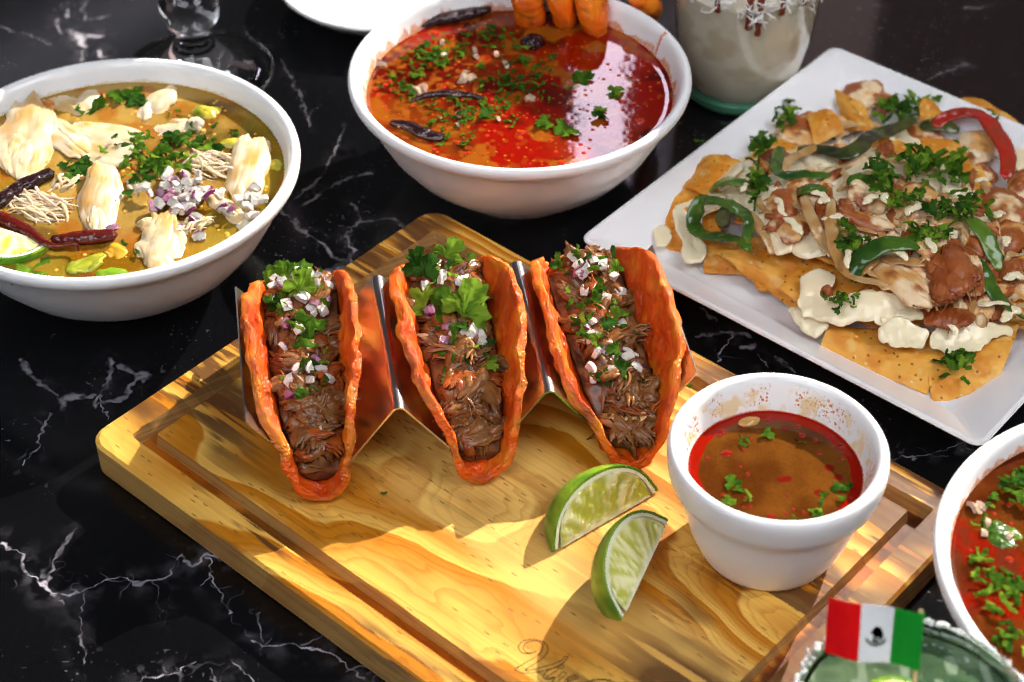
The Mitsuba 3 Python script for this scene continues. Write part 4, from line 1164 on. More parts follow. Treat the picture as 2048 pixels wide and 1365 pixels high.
def drops(bowl, n, seed, color):
    """flat drops of fat on the broth: too small to pick apart, one part of the broth"""
    B = BOWLS[bowl]; r_ = np.random.default_rng(seed); ms = []
    Rm = inner_r(B['pr'], B['zl']) * .96
    for i in range(n):
        a, r = r_.uniform(0, 6.28), Rm * math.sqrt(r_.random())
        s = r_.uniform(.0005, .0013) * (1.7 if r_.random() < .12 else 1)
        m = ICO[2].copy(); m.apply_scale((s, s, s * .42)); m.apply_translation((B['c'][0] + r * math.cos(a), B['c'][1] + r * math.sin(a), B['zl'] + s * .02)); ms.append(m)
    pbr('fat_' + bowl, color, 0.04, 0.4)
    part(B['broth'], 'fat_drops', cat(ms), 'fat_' + bowl, True, kind='stuff')


greens('chicken', 'green cilantro leaf piece in the heap on the yellow soup', 'cilantro heap on the yellow soup', [(300, 312, 42, 20, 76, 0.0052, (.35, .45, .2), 'bit'), (375, 282, 20, 8, 15, 0.0061, (.2, .4, .4), 'bit')], 61, .0012)
greens('chicken', 'green cilantro leaf piece floating loose on the yellow soup', 'loose cilantro on the yellow soup', [(165, 340, 14, 10, 6, 0.0083, (.1, .5, .4), 'leaf'), (187, 220, 4, 3, 2, 0.0105, (.1, .7, .2), 'leaf'), (265, 196, 16, 8, 6, 0.0083, (.2, .5, .3), 'leaf'), (22, 236, 14, 4, 3, 0.0075, (.1, .5, .4), 'bit'), (72, 532, 6, 4, 2, 0.0083, (.6, .4, 0), 'leaf'), (222, 404, 2, 2, 1, 0.0045, (0, .3, .7), 'bit'), (430, 245, 60, 20, 9, 0.0037, (0, .3, .7), 'bit'), (260, 470, 60, 30, 8, 0.0034, (0, .3, .7), 'bit')], 62)
onions('chicken', 'diced red onion piece in the heap on the yellow soup', 'onion heap on the yellow soup', [(365, 392, 32, 20, 62, 0.0060, None)], 63)
drops('chicken', 170, 11, (.60, .36, .06))
drops('shrimp', 200, 12, (.42, .030, .004))
drops('cup', 36, 13, (.20, .008, .002))
drops('right', 60, 14, (.30, .02, .003))
onions('chicken', 'single red onion bit floating in the yellow soup away from the heap', 'loose onion in the yellow soup', [(226, 456, 2, 1, 1, .008, True), (396, 474, 3, 2, 1, .008, True), (500, 400, 26, 20, 9, .0065, False)], 64)

# red shrimp soup
pbr('shrimp', 'vc', 0.17, 0.5, chilli_bump, 0.0008)


def shrimp(label, pts, radii, seed, name='shrimp'):
    n, sd = 54, 18
    m = tube(pts, radii, sd, .92, n=n)
    v = np.asarray(m.vertices); c = np.repeat(spline(pts, n), sd, 0)
    t = np.repeat(np.linspace(0, 1, n), sd)
    seg = (t * 5.2) % 1
    k = 1 + .09 * (seg - .5) - .10 * np.exp(-((seg - .02) / .06) ** 2) + .06 * (meshkit.fbm(v[:len(c)] * 130, 2, seed) - .5)
    v[:len(c)] = c + (v[:len(c)] - c) * k[:, None]
    m.vertices = v
    f = meshkit.fbm(v * 90, 3, seed)
    col = blend(np.array([.80, .125, .004]) + v * 0, np.array([.82, .21, .010]), ramp01(f, .42, .62))
    col = blend(col, np.array([.45, .045, .006]), ramp01(meshkit.fbm(v * 150, 3, seed + 4), .56, .68) * .8)
    put(thing(name, label, 'shrimp'), m, 'shrimp', True, np.clip(col, 0, 1))


zl = BOWLS['shrimp']['zl']
shrimp('leftmost shrimp hooked over the far rim of the red soup bowl', [at(1040, -95, .052), at(1042, -62, .078), at(1050, -30, .079), at(1056, 5, .070), at(1060, 36, .054)], np.array([.004, .0085, .0105, .0105, .0085]), 1)
shrimp('middle shrimp hooked over the far rim of the red soup bowl', [at(1110, -95, .052), at(1108, -62, .078), at(1114, -30, .079), at(1124, 14, .068), at(1132, 50, .053)], np.array([.004, .0078, .0092, .0090, .0062]), 2)
shrimp('rightmost and longest shrimp hooked over the rim into the red soup', [at(1180, -95, .052), at(1172, -60, .078), at(1178, -28, .079), at(1186, 25, .067), at(1194, 72, .052)], np.array([.004, .0085, .0108, .0108, .0072]), 3)
shrimp('orange shrimp tail hanging outside the red soup bowl by the tall glass', [at(1262, -22, .075), at(1284, 0, .070), at(1300, 14, .060), at(1310, 36, .046)], np.array([.006, .0078, .007, .003]), 4)
chilli('shrimp', 'black dried chilli along the far left wall of the red soup', [(838, 50), (880, 40), (930, 30), (978, 16)], np.array([.7, 1, 1, .6]) * .0044, 'dried_chilli_dark')
chilli('shrimp', 'round dark chilli cap in the middle of the red soup', [(1052, 92), (1065, 88), (1080, 88)], np.array([.8, 1.2, .9]) * .0062, 'dried_chilli_dark', .0005)
chilli('shrimp', 'thin curved dark chilli skin in the left half of the red soup', [(822, 203), (860, 190), (910, 188), (965, 196)], np.array([.4, 1, 1, .5]) * .0022, 'dried_chilli_dark', .0006)
chilli('shrimp', 'dark dried chilli at the near left wall of the red soup', [(782, 246), (815, 252), (850, 268), (886, 276)], np.array([.5, .9, 1.1, .8]) * .0036, 'dried_chilli_dark', .001)
tn = (.08, .37, .55)
greens('shrimp', 'chopped cilantro piece floating on the red soup', 'cilantro on the red soup', [(870, 105, 42, 20, 51, 0.0036, tn, 'bit'), (985, 75, 40, 14, 27, 0.0034, tn, 'bit'), (800, 165, 24, 24, 31, 0.0034, (.05, .45, .5), 'bit'), (1035, 128, 34, 12, 27, 0.0036, (.3, .4, .3), 'bit'), (1020, 165, 34, 16, 38, 0.0034, (.05, .35, .6), 'bit'), (985, 215, 28, 22, 38, 0.0036, (.05, .4, .55), 'bit'), (880, 215, 40, 20, 31, 0.0028, (.3, .4, .3), 'bit'), (905, 265, 24, 14, 20, 0.0034, (.2, .5, .3), 'bit'), (1080, 180, 40, 20, 24, 0.0026, (.1, .5, .4), 'bit'), (910, 20, 30, 10, 9, 0.0038, (.5, .4, .1), 'bit')], 71)
greens('shrimp', 'bright whole cilantro leaf on the right half of the red soup', 'bright leaves on the red soup', [(1112, 252, 22, 8, 4, 0.0086, (.8, .2, 0), 'leaf'), (1160, 160, 8, 4, 2, 0.0090, (.8, .2, 0), 'leaf'), (1228, 186, 6, 4, 2, 0.0075, (.7, .3, 0), 'leaf'), (1220, 230, 8, 5, 2, 0.0060, (.2, .5, .3), 'leaf')], 72)
onions('shrimp', 'red onion piece in the left half of the red soup', 'onion in the red soup', [(935, 156, 8, 5, 3, 0.0070, False), (845, 180, 6, 6, 2, 0.0070, False), (1058, 196, 6, 4, 2, 0.0070, False), (760, 124, 2, 2, 1, 0.0070, True), (1014, 130, 2, 2, 1, 0.0063, True), (900, 230, 40, 12, 5, 0.0035, True), (930, 120, 60, 30, 6, 0.0035, False)], 73)

# brown red soup at the right edge
pbr('green_pepper_soft', (0.035, 0.095, 0.006), 0.2, 0.4)
torn('round green pepper slice floating in the soup at the lower right edge', 2006, 1072, 76, 58, 20, .0008, .0022, 81, 0, .0003, BOWLS['right']['zl'], .0003, lambda v: np.clip(blend(np.array([.035, .085, .006]) + v * 0, np.array([.085, .15, .012]), ramp01(meshkit.fbm(v * 120, 3, 8), .4, .6)), 0, 1), None, 0, 'pepper_slice', 'pepper', 'avocado')
greens('right', 'bright cilantro strip floating on the soup at the lower right edge', 'cilantro on the right soup', [(1990, 940, 30, 20, 16, 0.0038, (.25, .5, .25), 'bit'), (2030, 985, 24, 26, 13, 0.0040, (.4, .45, .15), 'bit'), (1962, 1020, 14, 30, 6, 0.0036, (.5, .4, .1), 'bit'), (1975, 1165, 26, 26, 13, 0.0053, (.45, .45, .1), 'bit'), (2025, 1180, 14, 24, 9, 0.0052, (.4, .5, .1), 'bit'), (2020, 1265, 24, 24, 12, 0.0048, (.5, .4, .1), 'bit'), (1950, 1120, 14, 20, 6, 0.0040, (.5, .4, .1), 'bit')], 82)
onions('right', 'translucent onion sliver in the soup at the lower right edge', 'onion in the right soup', [(1948, 1008, 10, 6, 2, .0055, False), (1990, 1075, 20, 30, 3, .0042, False)], 83)

# the dipping cup
greens('cup', 'cilantro bit floating in the small brown dipping cup', 'cilantro in the dipping cup', [(1527, 862, 2, 2, 1, 0.0036, (.2, .8, 0), 'leaf'), (1492, 882, 10, 8, 3, 0.0036, (0, .5, .5), 'bit'), (1600, 878, 4, 10, 2, 0.0033, (0, .3, .7), 'bit'), (1472, 975, 4, 6, 2, 0.0042, (.5, .5, 0), 'leaf'), (1502, 985, 8, 8, 3, 0.0032, (.5, .3, .2), 'bit'), (1452, 1002, 8, 4, 2, 0.0039, (.5, .4, .1), 'leaf'), (1625, 1028, 8, 4, 3, 0.0033, (.2, .4, .4), 'leaf'), (1690, 975, 8, 14, 4, 0.0033, (0, .3, .7), 'leaf'), (1636, 998, 12, 4, 2, 0.0030, (.5, .4, .1), 'bit'), (1582, 1034, 4, 3, 2, 0.0030, (.2, .5, .3), 'bit')], 91)
chunk('cup', 'pale onion bit sunk at the far wall of the dipping cup', 1498, 845, 44, 18, -10, .004, 92, 'onion_piece', 'onion', 'avocado', lambda v: np.array([.45, .24, .07]) + v * 0, .5, 0)

put('chopped_cilantro', cat(FLECKS), 'leaf_mid', True)
tag('chopped_cilantro', 'finest dark cilantro flecks scattered over the red soup behind the tacos', 'cilantro', kind='stuff')

# ------------------------------------------------------------------ nachos on the square plate
MC = at(1745, 480, .02)[:2]


def mound(x, y):
    """height of the heap of chips above the table"""
    dx, dy = x - MC[0], y - MC[1]
    a = (dx * PX[0] + dy * PX[1]) / .098; b = (dx * PYv[0] + dy * PYv[1]) / .086
    d2 = a * a + b * b
    return PF_Z + .006 + .034 * np.clip(1 - d2, 0, 1) ** .85 + .004 * (meshkit.noise(np.stack([np.asarray(x) * 40, np.asarray(y) * 40, 0 * np.asarray(x)], -1), 4) - .5)


def on_m(px, py, dz=0.0):
    z = .025
    for _ in range(12):
        p = at(px, py, z); z = .5 * z + .5 * (float(mound(p[0], p[1])) + dz)
    return at(px, py, z)


def mound_n(p):
    e = .004
    hx = (float(mound(p[0] + e, p[1])) - float(mound(p[0] - e, p[1]))) / (2 * e)
    hy = (float(mound(p[0], p[1] + e)) - float(mound(p[0], p[1] - e))) / (2 * e)
    n = np.array([-hx, -hy, 1]); return n / np.linalg.norm(n)


def chip_color(p, n, uv):
    f = fbm(p.x * 90, p.y * 90, p.z * 90)
    c = mix((0.72, 0.345, 0.048), (0.60, 0.215, 0.014), smoothstep(0.38, 0.62, f))
    c = mix(c, (0.72, 0.46, 0.14), 0.6 * smoothstep(0.56, 0.70, fbm(p.x * 160, p.y * 160, p.z * 160)))
    d, _, w = voronoi(p.x * 230 + p.z * 90, p.y * 230)
    k = (1 - smoothstep(0.10, 0.20, d)) * dr.select(w > 0.80, 1.0, 0.0)
    c = mix(c, (0.24, 0.075, 0.012), 0.85 * k)
    return mix(c, (0.74, 0.55, 0.26), (1 - smoothstep(0.1, 0.22, d)) * dr.select(w < 0.10, 0.8, 0.0))


pbr('corn_chip', proc(chip_color), 0.5, 0.4, lambda p, n, uv: fbm(p.x * 420, p.y * 420, p.z * 420) + 0.5 * noise(p.x * 1500, p.y * 1500, p.z * 1500), 0.0007)


def chip(label, corners, bend, seed, group=None):
    """thin curved chip over four (or three) corner pixels with their heights: (px, py, z); bend = bulge in metres"""
    P4 = [at(x, y, z) for x, y, z in corners]
    if len(P4) == 3: P4 = [P4[0], P4[1], P4[2], (P4[2] + P4[0]) / 2]
    n = 22
    a, b = np.meshgrid(np.linspace(0, 1, n), np.linspace(0, 1, n), indexing='ij')
    A_, B_, C_, D_ = P4
    P = (1 - a)[..., None] * ((1 - b)[..., None] * A_ + b[..., None] * D_) + a[..., None] * ((1 - b)[..., None] * B_ + b[..., None] * C_)
    r_ = np.random.default_rng(seed)
    # soft corners, uneven outline
    ctr = P.mean((0, 1)); rr = np.maximum(np.abs(a - .5), np.abs(b - .5)) * 2
    cornerness = (np.abs(a - .5) * 2) ** 6 * (np.abs(b - .5) * 2) ** 6
    P = ctr + (P - ctr) * (1 - .035 * cornerness + .040 * rr ** 3 * (meshkit.fbm(np.stack([a * 3.5, b * 3.5, 0 * a + seed], -1), 3, seed) - .5))[..., None]
    N = grid_normals(P); N *= np.sign(N[..., 2:3])
    w = 4 * (a * (1 - a)) if seed % 2 else 4 * (b * (1 - b))
    w = w * .75 + .25 * 4 * (a * (1 - a)) * 4 * (b * (1 - b)) / 4
    P = P + N * (bend * (w - .4) + .0040 * (meshkit.fbm(np.stack([a * 2.6, b * 2.6, 0 * a + seed * 3], -1), 3, seed) - .5) + .0009 * (meshkit.fbm(np.stack([a * 11, b * 11, 0 * a + seed], -1), 2, seed) - .5))[..., None]
    N = grid_normals(P)
    m = sheet(P, N, .0017 + .0005 * (r_.random((n, n)) - .5))
    if m.volume < 0: m.invert()
    put(thing('tortilla_chip', label, 'tortilla chip', group), m, 'corn_chip', 42)


F0 = PF_Z + .0015
chip('tortilla chip at the left corner of the nachos, lying on the plate', [(1306, 484, F0 + .002), (1372, 352, .017), (1470, 330, .022), (1432, 512, .010)], .004, 1)
chip('curled tortilla chip at the upper left of the nachos above the left corner chip', [(1362, 372, .019), (1398, 318, .020), (1480, 318, .026), (1440, 408, .024)], .006, 2)
chip('folded tortilla chip under the large triangular one at the front left', [(1404, 492, .015), (1408, 545, .009), (1545, 552, .009), (1560, 470, .022)], .003, 3)
chip('large plain triangular tortilla chip pointing at the taco rack side', [(1428, 500, .021), (1606, 503, .026), (1608, 634, .0095), (1520, 570, .0125)], .004, 4)
chip('cream coated tortilla chip in the middle of the near edge', [(1600, 520, .020), (1800, 560, .026), (1900, 648, .016), (1610, 640, .0105)], .004, 5)
chip('tortilla chip peeking from under the cream coated one at the near edge', [(1640, 632, .012), (1700, 600, .014), (1880, 640, .016), (1760, 660, .0115)], .003, 6)
chip('bumpy tortilla chip left of the cilantro tuft at the near edge of the plate', [(1640, 690, .0105), (1668, 648, .0145), (1872, 660, .0165), (1858, 790, .0085)], .0065, 7)
chip('large tortilla chip with a cilantro tuft at the near edge of the plate', [(1838, 680, .0155), (2042, 640, .020), (1992, 772, .0085), (1866, 808, .0078)], .0045, 8)
chip('tortilla chip at the right edge of the photo under green pepper', [(1985, 585, .024), (2100, 560, .022), (2120, 690, .012), (2020, 650, .016)], .004, 9)
chip('pointed tortilla chip standing at the far corner of the nachos', [(1668, 178, .028), (1690, 262, .012), (1752, 262, .020), (1722, 206, .028)], .003, 10)
chip('orange tortilla chip left of the far pointed one', [(1612, 226, .022), (1628, 290, .016), (1690, 262, .020), (1660, 216, .024)], .004, 11)
chip('tortilla chip corner at the far right of the nachos behind the cilantro', [(1846, 196, .030), (1838, 240, .022), (1892, 236, .018), (1872, 206, .024)], .002, 12)
chip('tortilla chip slope in the far right half of the nachos', [(1838, 275, .034), (1920, 290, .032), (1990, 390, .026), (1900, 370, .032)], .004, 13)
chip('cream smeared tortilla chip in the right middle of the nachos', [(1880, 320, .037), (1960, 330, .032), (1990, 400, .030), (1900, 412, .038)], .003, 14)
chip('small tortilla chip patch left of the onion strips in the middle', [(1586, 480, .026), (1640, 470, .030), (1650, 520, .024), (1598, 535, .018)], .002, 15)
for i, (x, y) in enumerate(((1560, 420), (1660, 360), (1760, 320), (1860, 420), (1700, 480), (1960, 520), (1820, 520), (1560, 330), (1940, 250), (2060, 400), (2080, 520), (1650, 560))):
    p = on_m(x, y, -.006)
    chip('tortilla chip buried under the cream and chicken of the nachos', [(x - 95, y + 20, p[2] - .004), (x - 10, y - 60, p[2] - .001), (x + 100, y - 5, p[2]), (x + 15, y + 75, p[2] - .005)], .003, 30 + i, 'buried chips of the nachos')

# cream: one sauce with separate puddles and drips
pbr('cream', (0.80, 0.70, 0.46), 0.10, 0.5, lambda p, n, uv: fbm(p.x * 120, p.y * 120, 3.0), 0.0018)
cream = thing('cream_sauce', 'ivory cream sauce poured over the nachos', 'sauce')


def puddle(poly, thick, seed, dz=.0012, n=46):
    """sauce lying over the heap inside the outline (photograph pixels), with a rounded edge"""
    w = np.array([on_m(x, y, dz)[:2] for x, y in poly])
    pg = Polygon(w).buffer(.002, quad_segs=5)
    x0, y0, x1, y1 = pg.bounds
    st = max((x1 - x0), (y1 - y0)) / n
    gx, gy = np.meshgrid(np.arange(x0 - 2 * st, x1 + 3 * st, st), np.arange(y0 - 2 * st, y1 + 3 * st, st), indexing='ij')
    import shapely
    pt = shapely.points(gx, gy)
    inside = shapely.contains(pg, pt)
    d = shapely.distance(pt, pg.boundary) * np.where(inside, 1, -1)
    d = d + .0085 * (meshkit.fbm(np.stack([gx * 80, gy * 80, 0 * gx + seed], -1), 4, seed) - .5)
    prof = np.sqrt(np.clip(1 - (1 - np.clip(d / .0042, 0, 1)) ** 2, 0, 1))
    top = mound(gx, gy) + dz + thick * prof * (.30 + .8 * meshkit.noise(np.stack([gx * 85, gy * 85, 0 * gx], -1), seed))
    V = np.concatenate([np.stack([gx, gy, top], -1).reshape(-1, 3), np.stack([gx, gy, mound(gx, gy) + dz - .0025], -1).reshape(-1, 3)])
    a, b = gx.shape
    ok = (d > 0)
    gxd, gyd = np.gradient(d, st)
    near = (~ok)
    lenq = np.maximum(gxd ** 2 + gyd ** 2, .2)
    mx, my = np.where(near, np.clip(-d * gxd / lenq, -1.5 * st, 1.5 * st), 0), np.where(near, np.clip(-d * gyd / lenq, -1.5 * st, 1.5 * st), 0)
    gx, gy = gx + mx, gy + my
    base_ = mound(gx, gy) + dz
    top = base_ + np.where(ok, top - (mound(gx - mx, gy - my) + dz), 0.0)
    V = np.concatenate([np.stack([gx, gy, top], -1).reshape(-1, 3), np.stack([gx, gy, base_ - .0006], -1).reshape(-1, 3)])
    cell = ok[:-1, :-1] | ok[1:, :-1] | ok[:-1, 1:] | ok[1:, 1:]
    i, j = np.nonzero(cell)
    A_, B_, C_, D_ = i * b + j, (i + 1) * b + j, (i + 1) * b + j + 1, i * b + j + 1
    t = np.vstack([np.c_[A_, B_, C_], np.c_[A_, C_, D_]])
    h = a * b
    Fc = [t, t[:, ::-1] + h]
    e = np.vstack([t[:, [0, 1]], t[:, [1, 2]], t[:, [2, 0]]])
    es = {tuple(q) for q in e.tolist()}
    be = np.array([q for q in es if (q[1], q[0]) not in es])
    if len(be): Fc += [np.c_[be[:, 1], be[:, 0], be[:, 0] + h], np.c_[be[:, 1], be[:, 0] + h, be[:, 1] + h]]
    m = trimesh.Trimesh(V, np.vstack(Fc), process=False); m.remove_unreferenced_vertices()
    part(cream, 'cream_puddle', m, 'cream', 50)


puddle([(1440, 330), (1500, 300), (1560, 290), (1640, 300), (1740, 250), (1800, 260), (1880, 280), (1960, 330), (2010, 420), (2010, 520), (1930, 560), (1840, 520), (1760, 540), (1660, 500), (1600, 500), (1560, 450), (1500, 430), (1440, 400)], .0016, 1, .0002, 80)
puddle([(1492, 396), (1555, 372), (1592, 420), (1588, 470), (1578, 500), (1556, 506), (1545, 470), (1500, 440)], .0030, 2, .0016)
puddle([(1362, 415), (1400, 398), (1450, 400), (1440, 420), (1400, 432), (1404, 470), (1400, 520), (1382, 525), (1372, 480), (1356, 450)], .0028, 3, .0030)
puddle([(1312, 470), (1326, 458), (1336, 472), (1328, 490), (1314, 490)], .0018, 4, .0026)
puddle([(1606, 560), (1640, 548), (1662, 560), (1656, 590), (1690, 600), (1730, 588), (1770, 592), (1820, 612), (1846, 638), (1800, 632), (1772, 648), (1750, 628), (1700, 624), (1690, 636), (1640, 630), (1612, 622)], .0015, 5, .0022)
puddle([(1760, 660), (1800, 650), (1850, 668), (1842, 688), (1790, 680), (1766, 670)], .0013, 6, .0052)
puddle([(1880, 660), (1960, 640), (2020, 655), (1960, 680), (1900, 692), (1870, 684)], .0013, 7, .0052)
puddle([(1578, 618), (1620, 632), (1645, 652), (1632, 664), (1596, 645)], .0020, 8, -.0035)
puddle([(1770, 640), (1776, 664), (1782, 640)], .0018, 9, .003)
puddle([(1850, 400), (1905, 392), (1935, 430), (1905, 475), (1860, 460)], .0026, 10, .0030)
puddle([(1866, 330), (1920, 318), (1952, 350), (1936, 392), (1890, 390)], .0026, 11, .0040)
puddle([(1430, 330), (1462, 312), (1478, 330), (1450, 372), (1432, 368)], .0024, 12, .0040)
puddle([(1600, 310), (1660, 302), (1668, 330), (1620, 345)], .0022, 13, .0018)
puddle([(1800, 430), (1860, 420), (1880, 436), (1830, 452)], .0022, 14, .0030)
puddle([(2010, 300), (2060, 300), (2060, 340), (2022, 334)], .0022, 15, .0050)


def lump(label, px, py, w, h, ang, tall, seed, brown=.35, dz=.003, name='chicken_piece', catg='chicken', fibre=.45, group=None):
    o = on_m(px, py, dz); ex, ey = (at(px + 10, py, o[2]) - o) / 10, (at(px, py + 10, o[2]) - o) / 10
    a = math.radians(ang); u = ex * math.cos(a) + ey * math.sin(a); v = -ex * math.sin(a) + ey * math.cos(a)
    def color(vv):
        f = meshkit.fbm(vv * 130 + seed, 3, seed); g = meshkit.fbm(vv * 90 + 3 * seed, 3, seed + 1)
        c = blend(np.array([.80, .60, .36]) + vv * 0, np.array([.64, .33, .10]), ramp01(f, .42, .60))
        c = blend(c, np.array([.30, .066, .008]), ramp01(g + (brown - .35) * .5, .48, .57) * .95)
        if brown > .6: c = blend(c, np.array([.20, .040, .007]), ramp01(f, .46, .58) * .8)
        return np.clip(c, 0, 1)
    if brown < 1.5:
        r_ = np.random.default_rng(seed)
        torn(label, px, py, w * 1.12, h * 1.12, ang, r_.uniform(-.005, .005), tall * (.42 if w > 62 else .27), seed, r_.uniform(-.004, .004), 0.0, o[2], .0018 if w > 62 else .0014, color, group, 4)
        return o
    m = blob((1, 1, 1), seed, .30, 2.2, 4, .35)
    q = np.asarray(m.vertices)
    m.vertices = o + q[:, :1] * u * w / 2 + q[:, 1:2] * v * h / 2 + np.c_[q[:, 0] * 0, q[:, 0] * 0, q[:, 2] * tall / 2]
    if m.volume < 0: m.invert()
    c = color(np.asarray(m.vertices))
    put(thing(name, label, catg), m, 'chicken', True, np.clip(c, 0, 1))
    return o


SPARE = []
lump('tall tan chicken piece at the far tip of the nachos', 1727, 180, 52, 84, 82, .022, 101, .35, .008)
lump('small tan chicken piece right of the far tip of the nachos', 1768, 198, 40, 36, 10, .012, 102, .4, .006)
lump('pale chicken cube under the cilantro at the upper left of the nachos', 1602, 254, 84, 58, -12, .015, 103, .25, .005)
lump('browned chicken nugget at the upper left edge of the nachos', 1447, 330, 34, 58, 8, .014, 104, .75, .006)
lump('chicken strip between the two dark pepper strips at the far side', 1700, 232, 90, 34, -25, .010, 105, .35, .003)
lump('browned chicken chunk left of the long onion strips', 1566, 408, 66, 52, 10, .014, 106, .55, .005)
lump('cream splashed chicken chunk below the browned one', 1588, 446, 58, 46, -10, .013, 107, .4, .005)
lump('reddish chicken strip standing beside the long onion strips', 1652, 412, 36, 66, 8, .015, 108, .8, .006)
lump('small orange brown chicken bit right of the reddish strip', 1694, 408, 34, 52, 20, .013, 109, .7, .006)
lump('pale chicken slab in the centre of the nachos under cilantro', 1828, 398, 96, 66, -14, .017, 110, .25, .006)
lump('chicken piece in cream left of the central pale slab', 1738, 392, 76, 44, 6, .014, 111, .3, .005)
lump('narrow chicken strip in front of the central pale slab', 1735, 440, 96, 26, 14, .010, 112, .45, .005)
lump('dark browned chicken knob at the front right of the nachos', 1908, 540, 96, 82, 60, .026, 113, .95, .010)
lump('browned flap of chicken lying on the dark knob at the front right', 1888, 560, 70, 48, 100, .018, 126, .85, .012)
lump('pale torn edge of chicken right of the dark knob', 1946, 556, 60, 40, 75, .014, 127, .5, .009)
lump('browned chicken end hanging below the dark knob', 1897, 628, 40, 92, 100, .014, 114, .85, .008)
lump('long flat chicken strip left of the dark knob', 1808, 556, 130, 56, 32, .012, 115, .3, .006, fibre=.8)
lump('pale chicken piece behind the dark knob', 1868, 486, 66, 52, -30, .014, 116, .3, .006)
lump('pale chicken piece by the red pepper at the far right', 1952, 288, 76, 50, 12, .014, 117, .3, .007)
lump('browned chicken piece inside the curve of the red pepper', 1962, 340, 46, 66, 70, .014, 118, .6, .007)
lump('large rough chicken piece at the right edge of the photo', 2005, 412, 96, 86, 20, .020, 119, .5, .006)
lump('chicken piece at the right edge below the large rough one', 2015, 470, 70, 50, 0, .015, 120, .5, .004)
lump('small browned chicken bit right of the green strip at the right edge', 2022, 530, 46, 46, 30, .012, 121, .55, .004)
lump('chicken piece at the far right edge above the rough one', 2050, 360, 60, 50, 0, .014, 122, .45, .005)
lump('thin pale chicken shred between cilantro sprigs at the far right', 1850, 262, 70, 26, 20, .008, 123, .3, .004)
lump('chicken crumb at the front of the nachos below the onion strips', 1705, 512, 46, 34, 40, .010, 124, .4, .004)
lump('chicken crumb on the cream coated chip at the near edge', 1654, 574, 24, 14, 20, .005, 125, .7, .006)

r2 = np.random.default_rng(808)
for i in range(70):
    while True:
        x, y = r2.uniform(1470, 2048), r2.uniform(240, 640)
        if y > 425 + max(x - 1480, 0) * .46 or x < 1530 and y > 400: continue
        p = on_m(x, y); dx, dy = p[0] - MC[0], p[1] - MC[1]
        if (dx @ PX[0] if False else ((dx * PX[0] + dy * PX[1]) / .090) ** 2 + ((dx * PYv[0] + dy * PYv[1]) / .076) ** 2) < 1: break
    lump('small seared chicken bit between the larger pieces of the nachos', x, y, r2.uniform(34, 62), r2.uniform(20, 34), r2.uniform(0, 180), r2.uniform(.007, .012), 2000 + i, r2.uniform(.2, .75), r2.uniform(.002, .006), group='small chicken bits of the nachos')
for i in range(34):
    while True:
        x, y = r2.uniform(1480, 2040), r2.uniform(250, 620)
        if y > 425 + max(x - 1480, 0) * .46 or x < 1530 and y > 400: continue
        p = on_m(x, y); dx, dy = p[0] - MC[0], p[1] - MC[1]
        if ((dx * PX[0] + dy * PX[1]) / .088) ** 2 + ((dx * PYv[0] + dy * PYv[1]) / .074) ** 2 < 1: break
    SPARE.append((x, y, r2.uniform(0, 3.14), r2.uniform(22, 46), r2.uniform(-.6, .6)))
pbr('green_pepper', 'vc', 0.16, 0.5, clearcoat=0.3)
pbr('red_pepper', 'vc', 0.18, 0.5, clearcoat=0.3)
pbr('cooked_onion', 'vc', 0.18, 0.5)


def strip(name, label, catg, pts, rad, mat, cols, seed, flat=.38, closed=False, tilt=None):
    q = [on_m(x, y, dz) for x, y, dz in pts]
    r = np.array([.55, .95, 1, 1, .9, .5]) * rad if not closed else np.array([1.0, 1.0]) * rad
    m = tube(q, r * 1.12, 14, flat * .46, tilt or (.25 * math.sin(seed), .3 * math.cos(seed), 1), n=10 * len(pts))
    v = np.asarray(m.vertices)
    v += .0022 * (np.stack([meshkit.fbm(v * 150 + 9 * k, 2, seed + k) for k in range(3)], -1) - .5)
    m.vertices = v
    f = meshkit.fbm(v * 90, 3, seed)
    put(thing(name, label, catg), m, mat, True, np.clip(blend(np.array(cols[0]) + v * 0, np.array(cols[1]), ramp01(f, .36, .64)), 0, 1))


GP = ((0.016, 0.060, 0.006), (0.055, 0.125, 0.010)); GL = ((0.03, 0.12, 0.008), (0.13, 0.20, 0.02)); GD = ((0.020, 0.028, 0.008), (0.060, 0.075, 0.014))
strip('green_pepper_strip', 'open ring of dark green pepper at the left front of the nachos', 'pepper', [(1496, 500, .010), (1440, 474, .010), (1386, 440, .012), (1396, 412, .016), (1432, 402, .018), (1474, 416, .018), (1496, 440, .016), (1494, 470, .013), (1478, 492, .010)], .0040, 'green_pepper', GP, 201, .45, tilt=(.3, -.4, .9))
strip('green_pepper_strip', 'wide green pepper flap inside the open pepper ring', 'pepper', [(1440, 450, .012), (1452, 425, .016), (1462, 410, .018)], .0055, 'green_pepper', GD, 202, .35)
strip('green_pepper_strip', 'dark curled pepper strip at the upper left of the nachos', 'pepper', [(1562, 296, .008), (1552, 328, .008), (1572, 350, .008), (1612, 350, .006), (1656, 352, .005)], .0033, 'green_pepper', GP, 203, .5)
strip('green_pepper_strip', 'long dark pepper strip across the far middle of the nachos', 'pepper', [(1600, 300, .007), (1650, 300, .008), (1702, 304, .010), (1730, 284, .011), (1790, 258, .012), (1830, 238, .012)], .0040, 'green_pepper', GD, 204, .5)
strip('green_pepper_strip', 'arched green pepper strip at the front middle of the nachos', 'pepper', [(1712, 560, .006), (1718, 524, .010), (1748, 498, .013), (1790, 488, .014), (1836, 494, .012)], .0046, 'green_pepper', GP, 205, .5)
strip('green_pepper_strip', 'straight bright green pepper strip right of the central slab', 'pepper', [(1938, 436, .010), (1962, 462, .011), (1982, 494, .010), (1998, 536, .008)], .0042, 'green_pepper', GL, 206, .45)
